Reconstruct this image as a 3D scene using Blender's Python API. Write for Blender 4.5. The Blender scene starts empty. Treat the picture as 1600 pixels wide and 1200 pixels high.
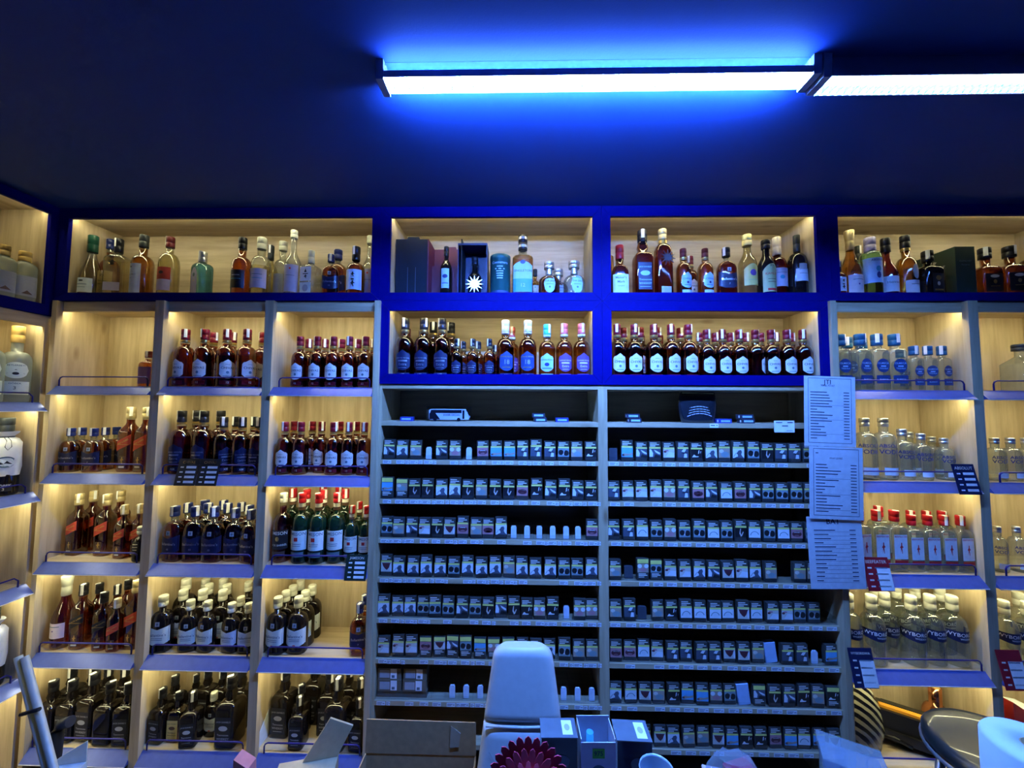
import bpy, math, random
from mathutils import Matrix, Vector
random.seed(7)
SC = bpy.context.scene
COL = SC.collection
PI = math.pi

# ------------------------------------------------------------------ camera
def look(pitch, yaw, roll):
    cy, sy, cp, sp = math.cos(yaw), math.sin(yaw), math.cos(pitch), math.sin(pitch)
    f = Vector((sy * cp, cy * cp, sp)); r = Vector((cy, -sy, 0)); u = r.cross(f)
    c, s = math.cos(roll), math.sin(roll)
    r2, u2 = c * r + s * u, -s * r + c * u
    return Matrix(((r2.x, u2.x, -f.x), (r2.y, u2.y, -f.y), (r2.z, u2.z, -f.z))).to_4x4()
cam = bpy.data.cameras.new('camera'); cam.sensor_width = 36; cam.lens = 13.5; cam.clip_start = .02
camo = bpy.data.objects.new('camera', cam); COL.objects.link(camo)
camo.matrix_world = Matrix.Translation((0, -1.85, 1.80)) @ look(math.radians(3.3), math.radians(-1.2), .006)
SC.camera = camo

# ------------------------------------------------------------------ world, exposure
w = bpy.data.worlds.new('world'); SC.world = w; w.use_nodes = True
w.node_tree.nodes['Background'].inputs[0].default_value = (.30, .42, 1, 1)
w.node_tree.nodes['Background'].inputs[1].default_value = .015
SC.view_settings.view_transform = 'Standard'; SC.view_settings.look = 'None'
SC.view_settings.gamma = 1; SC.view_settings.use_curve_mapping = False
SC.view_settings.exposure = 0.0
TUBE_BLUE, TUBE_POWER, TUBE2_POWER = (.10, .28, 1), 1500, 270      # ceiling tube lights
LED_WARM, LED_POWER = (1, .95, .55), 60                          # shelf strips
try:
    SC.cycles.use_denoising = True
    SC.cycles.use_adaptive_sampling = True; SC.cycles.adaptive_threshold = .05; SC.cycles.adaptive_min_samples = 16
    SC.cycles.max_bounces = 8; SC.cycles.diffuse_bounces = 3; SC.cycles.glossy_bounces = 3
    SC.cycles.transparent_max_bounces = 16; SC.cycles.transmission_bounces = 4
    SC.cycles.caustics_reflective = False; SC.cycles.caustics_refractive = False
    SC.cycles.sample_clamp_indirect = 4
except Exception:
    pass

# ------------------------------------------------------------------ materials
MATS = {}
def base_mat(name):
    m = bpy.data.materials.new(name); m.use_nodes = True
    return m, m.node_tree.nodes, m.node_tree.links, m.node_tree.nodes['Principled BSDF']
def mat(name, col=None, rough=.5, metal=0, coat=0, var=.06, emit=None, power=0, spec=.5):
    if name in MATS: return MATS[name]
    m, N, L, p = base_mat(name)
    p.inputs['Roughness'].default_value = rough; p.inputs['Metallic'].default_value = metal
    p.inputs['Coat Weight'].default_value = coat; p.inputs['Specular IOR Level'].default_value = spec
    if var:                                             # slight unevenness of the print or paint
        t = N.new('ShaderNodeTexCoord'); n = N.new('ShaderNodeTexNoise'); n.inputs['Scale'].default_value = 40
        n.inputs['Detail'].default_value = 2
        r = N.new('ShaderNodeValToRGB')
        r.color_ramp.elements[0].color = [c * (1 - var) for c in col] + [1]
        r.color_ramp.elements[1].color = [min(1, c * (1 + var)) for c in col] + [1]
        r.color_ramp.elements[0].position = .3; r.color_ramp.elements[1].position = .7
        L.new(t.outputs['Object'], n.inputs['Vector']); L.new(n.outputs['Fac'], r.inputs['Fac']); L.new(r.outputs['Color'], p.inputs['Base Color'])
    else:
        p.inputs['Base Color'].default_value = (*col, 1)
    if emit:
        p.inputs['Emission Color'].default_value = (*emit, 1); p.inputs['Emission Strength'].default_value = power
    MATS[name] = m
    return m
def wood(name, axis, dark, light, rough=.45):
    if name in MATS: return MATS[name]
    m, N, L, p = base_mat(name)
    t = N.new('ShaderNodeTexCoord'); mp = N.new('ShaderNodeMapping')
    s = [16, 16, 16]; s[axis] = 1.3
    mp.inputs['Scale'].default_value = s
    n = N.new('ShaderNodeTexNoise'); n.inputs['Scale'].default_value = 1.6; n.inputs['Detail'].default_value = 7; n.inputs['Roughness'].default_value = .62
    r = N.new('ShaderNodeValToRGB')
    r.color_ramp.elements[0].color = (*dark, 1); r.color_ramp.elements[1].color = (*light, 1)
    r.color_ramp.elements[0].position = .32; r.color_ramp.elements[1].position = .66
    s2 = [6, 6, 6]; s2[axis] = 2.2                       # knots
    mp2 = N.new('ShaderNodeMapping'); mp2.inputs['Scale'].default_value = s2
    v = N.new('ShaderNodeTexVoronoi'); v.inputs['Scale'].default_value = 1.0
    k = N.new('ShaderNodeValToRGB'); k.color_ramp.elements[0].position = .03; k.color_ramp.elements[1].position = .11
    k.color_ramp.elements[0].color = (.45, .36, .28, 1); k.color_ramp.elements[1].color = (1, 1, 1, 1)
    mx = N.new('ShaderNodeMix'); mx.data_type = 'RGBA'; mx.blend_type = 'MULTIPLY'; mx.inputs['Factor'].default_value = .8
    L.new(t.outputs['Object'], mp.inputs['Vector']); L.new(mp.outputs['Vector'], n.inputs['Vector'])
    L.new(t.outputs['Object'], mp2.inputs['Vector']); L.new(mp2.outputs['Vector'], v.inputs['Vector'])
    L.new(n.outputs['Fac'], r.inputs['Fac']); L.new(v.outputs['Distance'], k.inputs['Fac'])
    L.new(r.outputs['Color'], mx.inputs['A']); L.new(k.outputs['Color'], mx.inputs['B']); L.new(mx.outputs['Result'], p.inputs['Base Color'])
    b = N.new('ShaderNodeBump'); b.inputs['Strength'].default_value = .08; b.inputs['Distance'].default_value = .002
    L.new(n.outputs['Fac'], b.inputs['Height']); L.new(b.outputs['Normal'], p.inputs['Normal'])
    p.inputs['Roughness'].default_value = rough
    MATS[name] = m
    return m
def glass(name, tint, rough=.07, ior=1.9, haze=0, edge=4.0, rim=0):
    """bottle wall: coloured see-through wall with a Fresnel reflection"""
    if name in MATS: return MATS[name]
    m, N, L, p = base_mat(name); N.remove(p)
    tr = N.new('ShaderNodeBsdfTransparent'); tr.inputs['Color'].default_value = (*tint, 1)
    gl = N.new('ShaderNodeBsdfGlossy'); gl.inputs['Roughness'].default_value = rough
    if rim:                                              # edges darkened in the tint, standing in for refraction
        lf = N.new('ShaderNodeLayerWeight'); lf.inputs['Blend'].default_value = .5
        pf = N.new('ShaderNodeMath'); pf.operation = 'POWER'; pf.inputs[1].default_value = 2.0
        mc = N.new('ShaderNodeMix'); mc.data_type = 'RGBA'; mc.inputs['A'].default_value = (*tint, 1); mc.inputs['B'].default_value = (*[t * rim for t in tint], 1)
        L.new(lf.outputs['Facing'], pf.inputs[0]); L.new(pf.outputs[0], mc.inputs['Factor']); L.new(mc.outputs['Result'], tr.inputs['Color'])
    gl.inputs['Color'].default_value = (1, 1, 1, 1)
    lw = N.new('ShaderNodeLayerWeight'); lw.inputs['Blend'].default_value = .5
    pw = N.new('ShaderNodeMath'); pw.operation = 'POWER'; pw.inputs[1].default_value = edge
    f0 = ((ior - 1) / (ior + 1)) ** 2
    mr = N.new('ShaderNodeMapRange'); mr.inputs['To Min'].default_value = f0; mr.inputs['To Max'].default_value = .9
    mx = N.new('ShaderNodeMixShader')
    L.new(lw.outputs['Facing'], pw.inputs[0]); L.new(pw.outputs[0], mr.inputs['Value']); L.new(mr.outputs[0], mx.inputs[0]); L.new(tr.outputs[0], mx.inputs[1]); L.new(gl.outputs[0], mx.inputs[2])
    if haze:                                             # light scattered in thick or frosted glass
        df = N.new('ShaderNodeBsdfDiffuse'); df.inputs['Color'].default_value = (.78, .86, .82, 1); tl = N.new('ShaderNodeBsdfTranslucent'); tl.inputs['Color'].default_value = (.78, .86, .82, 1)
        m1 = N.new('ShaderNodeMixShader'); m1.inputs[0].default_value = .5; L.new(df.outputs[0], m1.inputs[1]); L.new(tl.outputs[0], m1.inputs[2])
        m2 = N.new('ShaderNodeMixShader'); m2.inputs[0].default_value = haze; L.new(mx.outputs[0], m2.inputs[1]); L.new(m1.outputs[0], m2.inputs[2]); mx = m2
    L.new(mx.outputs[0], N['Material Output'].inputs[0])
    MATS[name] = m
    return m
def solid_glass(name, tint, rough=.0, ior=1.38):
    if name in MATS: return MATS[name]
    m, N, L, p = base_mat(name)
    p.inputs['Base Color'].default_value = (*tint, 1); p.inputs['Transmission Weight'].default_value = 1
    p.inputs['Roughness'].default_value = rough; p.inputs['IOR'].default_value = ior
    MATS[name] = m
    return m
OAK_D, OAK_L = (.38, .285, .165), (.58, .465, .29)
oak_z = wood('oak_vertical', 2, OAK_D, OAK_L)
oak_x = wood('oak_lengthwise', 0, OAK_D, OAK_L)
oak_y = wood('oak_crosswise', 1, OAK_D, OAK_L)
BLUE = mat('blue_laminate', (.002, .003, .13), .5, spec=.03)
LIP = mat('blue_price_rail_metal', (.085, .125, .40), .30, metal=.25)
LIPW = mat('rail_white_edge', (.75, .75, .78), .4)
WIRE = mat('blue_wire', (.02, .02, .20), .3, metal=.4)
WHITE = mat('white_print', (.80, .80, .78), .55)
PAPER = mat('paper', (.86, .87, .88), .7)
BLACK = mat('black_print', (.012, .012, .014), .45)
NAVY = mat('navy_print', (.008, .013, .055), .4)
GOLD = mat('gold_foil', (.72, .50, .16), .3, metal=.9)
SILVER = mat('silver_foil', (.62, .64, .68), .28, metal=.9)
CREAM = mat('cream_print', (.72, .68, .58), .5)
RED = mat('red_print', (.55, .025, .02), .4)
GREY = mat('grey_plastic', (.25, .25, .27), .45)
ACRYL = glass('clear_acrylic', (.93, .95, .97), .06, 1.42)

# ------------------------------------------------------------------ mesh helpers
class MB:
    def __init__(s): s.v = []; s.f = []; s.m = []; s.mats = []; s.sm = []
    def mi(s, m):
        if m not in s.mats: s.mats.append(m)
        return s.mats.index(m)
    def face(s, idx, m, smooth=False): s.f.append(tuple(idx)); s.m.append(s.mi(m)); s.sm.append(smooth)
    def add(s, pts): n = len(s.v); s.v += [tuple(p) for p in pts]; return n
    def box(s, x0, x1, y0, y1, z0, z1, m):
        n = s.add([(x0, y0, z0), (x1, y0, z0), (x1, y1, z0), (x0, y1, z0), (x0, y0, z1), (x1, y0, z1), (x1, y1, z1), (x0, y1, z1)])
        for q in ((0, 3, 2, 1), (4, 5, 6, 7), (0, 1, 5, 4), (1, 2, 6, 5), (2, 3, 7, 6), (3, 0, 4, 7)): s.face([n + i for i in q], m)
        return s
    def prism(s, pts, axis, a0, a1, m):
        """polygon pts in the two other axes, extruded along axis"""
        def P(p, a): return (a, p[0], p[1]) if axis == 0 else (p[0], a, p[1]) if axis == 1 else (p[0], p[1], a)
        k = len(pts); n = s.add([P(p, a0) for p in pts] + [P(p, a1) for p in pts])
        s.face([n + i for i in range(k)][::-1], m); s.face([n + k + i for i in range(k)], m)
        for i in range(k): s.face([n + i, n + (i + 1) % k, n + k + (i + 1) % k, n + k + i], m)
        return s
    def rings(s, rings, m, cap0=True, cap1=True, smooth=True):
        """rings: lists of equally many points; m a material or one per ring gap"""
        k = len(rings[0]); n = [s.add(r) for r in rings]
        for j in range(len(rings) - 1):
            mm = m[j] if isinstance(m, list) else m
            for i in range(k): s.face([n[j] + i, n[j] + (i + 1) % k, n[j + 1] + (i + 1) % k, n[j + 1] + i], mm, smooth)
        m0, m1 = (m[0], m[-1]) if isinstance(m, list) else (m, m)
        if cap0: s.face([n[0] + i for i in range(k)][::-1], m0)
        if cap1: s.face([n[-1] + i for i in range(k)], m1)
        return s
    def lathe(s, prof, m, k=16, cx=0, cy=0, **kw):
        return s.rings([[(cx + r * math.cos(2 * PI * i / k), cy + r * math.sin(2 * PI * i / k), z) for i in range(k)] for z, r in prof], m, **kw)
    def tube(s, path, r, m, k=6, closed=False):
        path = [Vector(p) for p in path]; R = []
        for i, p in enumerate(path):
            d = (path[min(i + 1, len(path) - 1)] - path[max(i - 1, 0)]).normalized()
            a = Vector((0, 0, 1)) if abs(d.z) < .9 else Vector((0, 1, 0))
            u = d.cross(a).normalized(); v = u.cross(d)
            R.append([p + r * (math.cos(2 * PI * j / k) * u + math.sin(2 * PI * j / k) * v) for j in range(k)])
        return s.rings(R, m)
    def quad(s, pts, m): n = s.add(pts); s.face(range(n, n + len(pts)), m); return s
    def mesh(s, name):
        me = bpy.data.meshes.new(name); me.from_pydata(s.v, [], s.f)
        for m in s.mats: me.materials.append(m)
        me.polygons.foreach_set('material_index', s.m); me.polygons.foreach_set('use_smooth', s.sm)
        me.update()
        return me
    def build(s, name, parent=None, **kw): return obj(name, s.mesh(name), parent, **kw)
def obj(name, data, parent=None, loc=None, rz=0, scale=None):
    o = bpy.data.objects.new(name, data); COL.objects.link(o)
    if parent: o.parent = parent
    if loc: o.location = loc
    if rz: o.rotation_euler = (0, 0, rz)
    if scale: o.scale = (scale,) * 3
    return o
def empty(name, loc=(0, 0, 0), rz=0):
    o = obj(name, None, None, loc, rz); o.empty_display_size = .05
    return o
def tag(o, label, cat, group=None, kind=None):
    o['label'] = label
    if cat: o['category'] = cat
    if group: o['group'] = group
    if kind: o['kind'] = kind
    return o
def struct(o, label=None):
    o['kind'] = 'structure'
    if label: o['label'] = label
    return o
_TX = {}
def text2d(s, size=1.0):
    """lettering outline as flat verts and faces, centred, cap height about .7*size"""
    if s not in _TX:
        c = bpy.data.curves.new('lettering', 'FONT'); c.body = s; c.align_x = 'CENTER'; c.align_y = 'CENTER'; c.resolution_u = 2; c.size = 1; c.offset = .010
        o = bpy.data.objects.new('lettering', c); COL.objects.link(o)
        dg = bpy.context.evaluated_depsgraph_get()
        me = bpy.data.meshes.new_from_object(o.evaluated_get(dg))
        _TX[s] = ([tuple(v.co[:2]) for v in me.vertices], [tuple(p.vertices) for p in me.polygons])
        bpy.data.objects.remove(o); bpy.data.meshes.remove(me); bpy.data.curves.remove(c)
    v, f = _TX[s]
    return [(a * size, b * size) for a, b in v], f
def text_width(s):
    v, _ = text2d(s)
    return max(a for a, _ in v) - min(a for a, _ in v) if v else 1
def print_text(mb, s, size, mp, m, maxw=None):
    """mp(u, v) -> 3D point"""
    if maxw: size = min(size, maxw / text_width(s))
    v, f = text2d(s, size); n = mb.add([mp(a, b) for a, b in v])
    for q in f: mb.face([n + i for i in q], m)
ORD = 'first second third fourth fifth sixth seventh eighth ninth tenth eleventh twelfth thirteenth fourteenth fifteenth sixteenth seventeenth eighteenth nineteenth twentieth'.split()

# ------------------------------------------------------------------ room shell
CEIL = 2.785
def ceiling_paint():
    m, N, L, p = base_mat('ceiling_paint')
    t = N.new('ShaderNodeTexCoord'); n = N.new('ShaderNodeTexNoise'); n.inputs['Scale'].default_value = 220; n.inputs['Detail'].default_value = 3
    b = N.new('ShaderNodeBump'); b.inputs['Strength'].default_value = .15; b.inputs['Distance'].default_value = .002
    L.new(t.outputs['Object'], n.inputs['Vector']); L.new(n.outputs['Fac'], b.inputs['Height']); L.new(b.outputs['Normal'], p.inputs['Normal'])
    p.inputs['Base Color'].default_value = (.018, .062, .27, 1); p.inputs['Roughness'].default_value = .6
    p.inputs['Specular IOR Level'].default_value = .25
    return m
PAINT = ceiling_paint()
struct(MB().box(-2.75, 3.0, -3.6, .42, CEIL, CEIL + .06, PAINT).build('ceiling'), 'dark navy painted ceiling')
struct(MB().box(-2.75, 3.0, -3.6, .42, -.06, 0, mat('floor_tile', (.10, .10, .11), .4)).build('floor'), 'dark tiled floor')
NAVYWALL = mat('navy_wall_paint', (.04, .06, .16), .7)
struct(MB().box(-2.75, 3.0, .31, .42, 0, CEIL, NAVYWALL).build('wall_back'))
struct(MB().box(-2.75, -2.65, -3.6, .31, 0, CEIL, NAVYWALL).build('wall_left'))
struct(MB().box(2.9, 3.0, -3.6, .31, 0, CEIL, NAVYWALL).build('wall_right'))
struct(MB().box(-2.65, 2.9, -3.6, -3.5, 0, CEIL, NAVYWALL).build('wall_front'))

# ------------------------------------------------------------------ ceiling tube lights
TUBE1 = mat('lit_tube', (.8, .9, 1), .3, var=0, emit=TUBE_BLUE, power=TUBE_POWER)
TUBE2 = mat('lit_tube_dim', (.8, .9, 1), .3, var=0, emit=TUBE_BLUE, power=TUBE2_POWER)
HOUS = mat('lamp_housing', (.42, .44, .55), .4)
REFL = mat('lamp_reflector', (.70, .74, .80), .18, metal=.8)
def tube_light(x0, x1, tube, label, shielded):
    y, z = -.782, CEIL
    r = empty('tube_light', ((x0 + x1) / 2, y, z)); L = (x1 - x0) / 2
    tag(r, label, 'ceiling light', 'ceiling tube lights')
    tz = -.046 if shielded else -.036
    for s in (-1, 1):
        MB().prism([(-.038, 0), (.038, 0), (.033, tz - .019), (-.033, tz - .019)], 0, s * L - .011, s * L + .011, HOUS).build('end_cap', r)
    MB().tube([(-L + .012, 0, tz), (L - .012, 0, tz)], .012, tube, 12).build('tube', r)
    if shielded:
        MB().box(-L + .011, L - .011, -.022, .022, -.012, 0, HOUS).build('housing', r)
        for s in (-1, 1):
            MB().prism([(s * .024, -.0), (s * .027, -.0), (s * .036, -.064), (s * .033, -.064)], 0, -L + .011, L - .011, REFL).build('reflector', r)
        d = MB().prism([(-.022, -.050), (.022, -.050), (.030, -.064), (-.030, -.064)], 0, -.0012, .0012, REFL).mesh('louver_blade'); n = 56
    else:
        for s in (-1, 1): MB().box(-L + .011, L - .011, s * .030 - .0012, s * .030 + .0012, tz - .0115, tz + .0075, HOUS).build('side_rail', r)
        d = MB().prism([(-.0185, tz - .004), (.0185, tz - .004), (.0185, tz - .0140), (-.0185, tz - .0140)], 0, -.0010, .0010, REFL).mesh('louver_blade'); n = 56
        MB().box(-L + .011, L - .011, -.0262, -.0250, tz - .008, 0, glass('added_shade_plate', (.30, .30, .32), .2, 1.4)).build('added_shade_plate', r)  # added plate, no lamp part: dims the ceiling on the camera side
    for i in range(n): obj('louver_blade', d, r, (-L + .03 + (2 * L - .06) * i / (n - 1), 0, 0))
    return r
tube_light(-.405, .825, TUBE1, 'brightly lit bare tube light glowing blue on the ceiling', False)
tube_light(.852, 2.08, TUBE2, 'dimmer tube light behind louver blades, end to end with the bright one', True)

# ------------------------------------------------------------------ cabinets
DEPTH = .25
LED = mat('led_diffuser', (.9, .85, .7), .4, var=0, emit=LED_WARM, power=LED_POWER)
ALU = mat('aluminium_profile', (.55, .55, .55), .35, metal=.8)
def led(parent, x0, x1, z, y=.014, d=.016):
    """slim strip under a board, hidden behind the lip, shining down and back"""
    o = MB().prism([(y, z), (y, z - .011), (y + .0018, z - .011), (y + .0018, z - .006), (y + d, z - .006), (y + d, z)], 0, x0, x1, ALU).build('led_strip', parent)
    MB().box(x0, x1, y + .002, y + d, z - .0095, z - .0062, LED).build('diffuser', o)
def led_y(parent, y0, y1, z, x, d=.016):
    o = MB().prism([(x, z), (x - d, z), (x - d, z - .006), (x - .0018, z - .006), (x - .0018, z - .011), (x, z - .011)], 1, y0, y1, ALU).build('led_strip', parent)
    MB().box(x - d, x - .002, y0, y1, z - .0095, z - .0062, LED).build('diffuser', o)
def guard_rail(x0, x1, z, parent):
    a, h, y = .016, .046, -.004
    MB().tube([(x0, y, z), (x0, y, z + h - a), (x0 + a * .3, y, z + h - a * .3), (x0 + a, y, z + h), (x1 - a, y, z + h), (x1 - a * .3, y, z + h - a * .3), (x1, y, z + h - a), (x1, y, z)], .0035, WIRE).build('guard_rail', parent)
def price_rail(x0, x1, z, parent):
    """sloping blue price rail: top edge on the shelf front, foot standing 4 cm proud"""
    MB().prism([(-.0008, z + .002), (-.006, z + .002), (-.044, z - .038), (-.044, z - .041), (-.040, z - .041), (-.004, z - .005), (-.0008, z - .005)], 0, x0, x1, LIP).build('price_rail', parent)
    for e in (x0, x1 - .002): MB().prism([(-.0008, z - .006), (-.006, z - .0075), (-.039, z - .041), (-.0008, z - .041)], 0, e, e + .002, LIP).build('rail_end', parent)
    MB().box(x0, x1, -.0455, -.0425, z - .0425, z - .0395, LIPW).build('rail_edge', parent)
def liquor_column(x0, x1, shelves, top, label, rails=None, last=None):
    """x0, x1: clear width between the divider boards"""
    r = tag(empty('liquor_cabinet', (0, 0, 0)), label, 'cabinet', 'oak liquor cabinets with blue price rails')
    MB().box(x0, x1, DEPTH, DEPTH + .012, .06, top, oak_z).build('back_panel', r)
    MB().box(x0, x1, 0, DEPTH, top - .022, top, oak_x).build('top_board', r)
    MB().box(x0, x1, -.001, .016, top - .05, top - .0225, oak_x).build('header', r)
    led(r, x0 + .002, x1 - .002, top - .0225, .017)
    for i, z in enumerate(shelves):
        s = MB().box(x0, x1, 0, DEPTH, z - .018, z, oak_x).build('shelf', r)
        price_rail(x0 * .985 + .0005, x1 * .985 - .0005, z, s)
        guard_rail(x0 + .045, x1 - .012 if x1 < 0 else x1 - .045, z + .002, s)
        if i < len(shelves) - 1: led(r, x0 + .002, x1 - .002, z - .0185)
    return r
SH = [1.884, 1.459, 1.038, .618, .19]
TOP = 2.31
def divider(x0, x1, parent, z0=0, z1=TOP, y0=0):
    p = MB().box(x0, x1, y0, DEPTH + .012, z0, z1, oak_z).build('side_panel', parent)
    MB().box(x0 * .985, x1 * .985, -.028, min(y0, 0) - .0005, z0, z1 - .002, oak_z).build('front_edge', parent)
    return p
LC = [liquor_column(-2.32, -1.817, SH, TOP, 'oak liquor cabinet in the corner, its top compartment almost empty'),
      liquor_column(-1.773, -1.262, SH, TOP, 'oak liquor cabinet with two black price cards on its second shelf'),
      liquor_column(-1.22, -.717, SH, TOP, 'oak liquor cabinet beside the cigarette cabinet')]
divider(-2.345, -2.32, LC[0]); divider(-1.817, -1.773, LC[0]); divider(-1.262, -1.22, LC[1]); divider(-.717, -.69, LC[2], y0=-.004)
RC = [liquor_column(1.515, 2.132, SH[:4] + [.19], TOP, 'oak liquor cabinet of clear vodka and gin bottles'),
      liquor_column(2.178, 2.70, SH[:4] + [.19], TOP, 'oak liquor cabinet at the far end, beyond the vodka shelves')]
divider(1.488, 1.515, RC[0], y0=-.004); divider(2.132, 2.178, RC[0]); divider(2.70, 2.73, RC[1])

def blue_box(ox0, ox1, oz0, oz1, x0, x1, z0, z1, label, floor=None):
    """mitred blue front frame on an oak compartment"""
    r = tag(empty('blue_display_box'), label, 'display box', 'blue framed display boxes along the wall')
    g = .0006
    O = [(ox0 + g, oz0 + g), (ox1 - g, oz0 + g), (ox1 - g, oz1 - g), (ox0 + g, oz1 - g)]; I = [(x0, z0), (x1, z0), (x1, z1), (x0, z1)]
    for i in range(4):
        j = (i + 1) % 4
        q = [Vector(O[i]), Vector(O[j]), Vector(I[j]), Vector(I[i])]
        d = (q[1] - q[0]).normalized() * g * 1.2; q[0] = q[0] + d; q[3] = q[3] + d; q[1] = q[1] - d; q[2] = q[2] - d
        MB().prism([tuple(p) for p in q], 1, -.012, .006, BLUE).build('frame_rail', r)
    fz = floor or z0
    MB().box(x0 - .014, x0, .0065, DEPTH, fz - .016, z1 + .024, oak_z).build('side_panel', r)
    MB().box(x1, x1 + .014, .0065, DEPTH, fz - .016, z1 + .024, oak_z).build('side_panel', r)
    MB().box(x0 - .014, x1 + .014, DEPTH, DEPTH + .012, fz - .016, z1 + .024, oak_x).build('back_panel', r)
    MB().box(x0, x1, .0065, DEPTH, z1 + .022, z1 + .034, oak_x).build('top_board', r)
    MB().box(x0, x1, .0065, DEPTH, fz - .016, fz, oak_x).build('floor_board', r)
    return r
B = {}
B['UL'] = blue_box(-2.338, -.690, 2.311, CEIL - .001, -2.278, -.735, 2.352, 2.733, 'long blue framed display box reaching into the corner')
B['UM1'] = blue_box(-.690, .395, 2.311, CEIL - .001, -.644, .352, 2.352, 2.731, 'blue framed display box holding the whisky gift boxes')
B['UM2'] = blue_box(.395, 1.489, 2.311, CEIL - .001, .438, 1.428, 2.352, 2.731, 'blue framed display box with the star-emblem bottle')
B['UR'] = blue_box(1.489, 2.735, 2.311, CEIL - .001, 1.530, 2.69, 2.352, 2.731, 'blue framed display box with the dark green carton')
B['ML'] = blue_box(-.690, .395, 1.904, 2.311, -.642, .350, 1.953, 2.263, 'lower blue framed display box of mixed whisky bottles', 1.926)
B['MR'] = blue_box(.395, 1.489, 1.904, 2.311, .439, 1.431, 1.953, 2.263, 'lower blue framed display box full of burgundy-capped bottles', 1.926)
for k, x0, x1, z in (('UL', -2.27, -.74, 2.731), ('UM1', -.64, .348, 2.729), ('UM2', .442, 1.424, 2.729), ('UR', 1.534, 2.68, 2.729), ('ML', -.638, .346, 2.261), ('MR', .443, 1.427, 2.261)):
    led(B[k], x0, x1, z + .0235, .0068, .009)

# side wall run, at right angles to the long wall
XL = -2.338
SHL = [1.803, 1.374, .944, .515, .09]
def side_wall():
    y0, y1, d = -1.35, -.045, .25
    r = tag(empty('blue_display_box'), 'blue framed display box on the side wall above pale bottles', 'display box', 'blue framed display boxes along the wall')
    x = XL
    def P(pts): return [(p[0], p[1]) for p in pts]
    z0, z1 = 2.285, 2.738; oz0, oz1 = 2.232, CEIL - .001
    O = [(y0 - .05, oz0), (-.0125, oz0), (-.0125, oz1), (y0 - .05, oz1)]; I = [(y0, z0), (y1, z0), (y1, z1), (y0, z1)]
    for i in range(4):
        j = (i + 1) % 4
        MB().prism([O[i], O[j], I[j], I[i]], 0, x - .006, x + .012, BLUE).build('frame_rail', r)
    MB().box(x - d, x - .0065, y0 - .014, y0, z0 - .016, z1 + .024, oak_z).build('side_panel', r)
    MB().box(x - d, x - .0065, y1, y1 + .014, z0 - .016, z1 + .024, oak_z).build('side_panel', r)
    MB().box(x - d - .012, x - d, y0 - .014, y1 + .014, z0 - .016, z1 + .024, oak_z).build('back_panel', r)
    MB().box(x - d, x - .0065, y0, y1, z1 + .022, z1 + .034, oak_y).build('top_board', r)
    MB().box(x - d, x - .0065, y0, y1, z0 - .016, z0, oak_y).build('floor_board', r)
    led_y(r, y0 + .01, y1 - .01, z1 + .0215, x - .0068, .009)
    c = tag(empty('liquor_cabinet'), 'oak liquor cabinet on the side wall, at right angles to the others', 'cabinet', 'oak liquor cabinets with blue price rails')
    t = 2.231; a, b = -.62, -.028
    MB().box(x - d - .012, x - d, a, b, .06, t, oak_z).build('back_panel', c)
    MB().box(x - d - .012, x, b, -.004, 0, t, oak_z).build('side_panel', c)
    MB().box(x - d - .012, x, a - .03, a, 0, t, oak_z).build('side_panel', c)
    MB().box(x - d, x, a, b, t - .022, t, oak_y).build('top_board', c)
    MB().box(x - .016, x + .001, a, b, t - .055, t - .0225, oak_y).build('header', c)
    led_y(c, a + .002, b - .002, t - .0225, x - .017)
    for i, z in enumerate(SHL):
        s = MB().box(x - d, x - .0125, a, b, z - .018, z, oak_y).build('shelf', c)
        mb = MB(); pts = [(x - .012, z + .002), (x + .004, z + .002), (x + .044, z - .038), (x + .044, z - .041), (x + .040, z - .041), (x + .002, z - .003), (x - .012, z - .003)]
        mb.prism(pts, 1, a, b, LIP).build('price_rail', s)
        MB().box(x + .0425, x + .0455, a, b, z - .0425, z - .0395, LIPW).build('rail_edge', s)
        h, q, xr, e0, e1 = .046, .016, x + .004, a + .03, b - .03
        MB().tube([(xr, e0, z), (xr, e0, z + h - q), (xr, e0 + q, z + h), (xr, e1 - q, z + h), (xr, e1, z + h - q), (xr, e1, z)], .0035, WIRE).build('guard_rail', s)
        if i < 4: led_y(c, a + .002, b - .002, z - .0185, x - .014)
side_wall()

# ------------------------------------------------------------------ bottles
def col(name, c, r=.4, **k): return mat(name, c, r, **k)
G = {  # glass and contents
 'clear': glass('clear_bottle_glass', (.90, .94, .92), .07, 1.9, .03, 2.8, .35),
 'vodka': glass('clear_spirit', (.86, .93, .91), .07, 1.9, .07, 2.6, .30),
 'frost': glass('frosted_spirit', (.72, .80, .78), .15, 1.5, .34, 2.5),
 'pale': glass('pale_straw_spirit', (.80, .75, .48), .07, 1.9, .03, 2.8, .35),
 'amber': glass('amber_whisky', (.60, .28, .060), .07, 1.9, 0, 3, .30),
 'gold': glass('golden_whisky', (.68, .43, .12), .07, 1.9, 0, 3, .30),
 'deep': glass('deep_amber_whisky', (.42, .145, .028)),
 'rose': glass('rose_amber_spirit', (.62, .34, .20)),
 'wine': glass('rose_wine', (.50, .17, .11)),
 'turq': glass('turquoise_glass', (.34, .68, .80), .07, 1.9, .03, 3, .35),
 'mint': glass('green_absinthe', (.45, .68, .50)),
 'black': mat('near_black_bottle', (.010, .007, .006), .09, spec=.45, var=0),
 'green': mat('dark_green_bottle', (.005, .020, .011), .09, spec=.5, var=0),
 'copper': mat('copper', (.70, .30, .14), .16, metal=1, var=.05),
}
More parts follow.
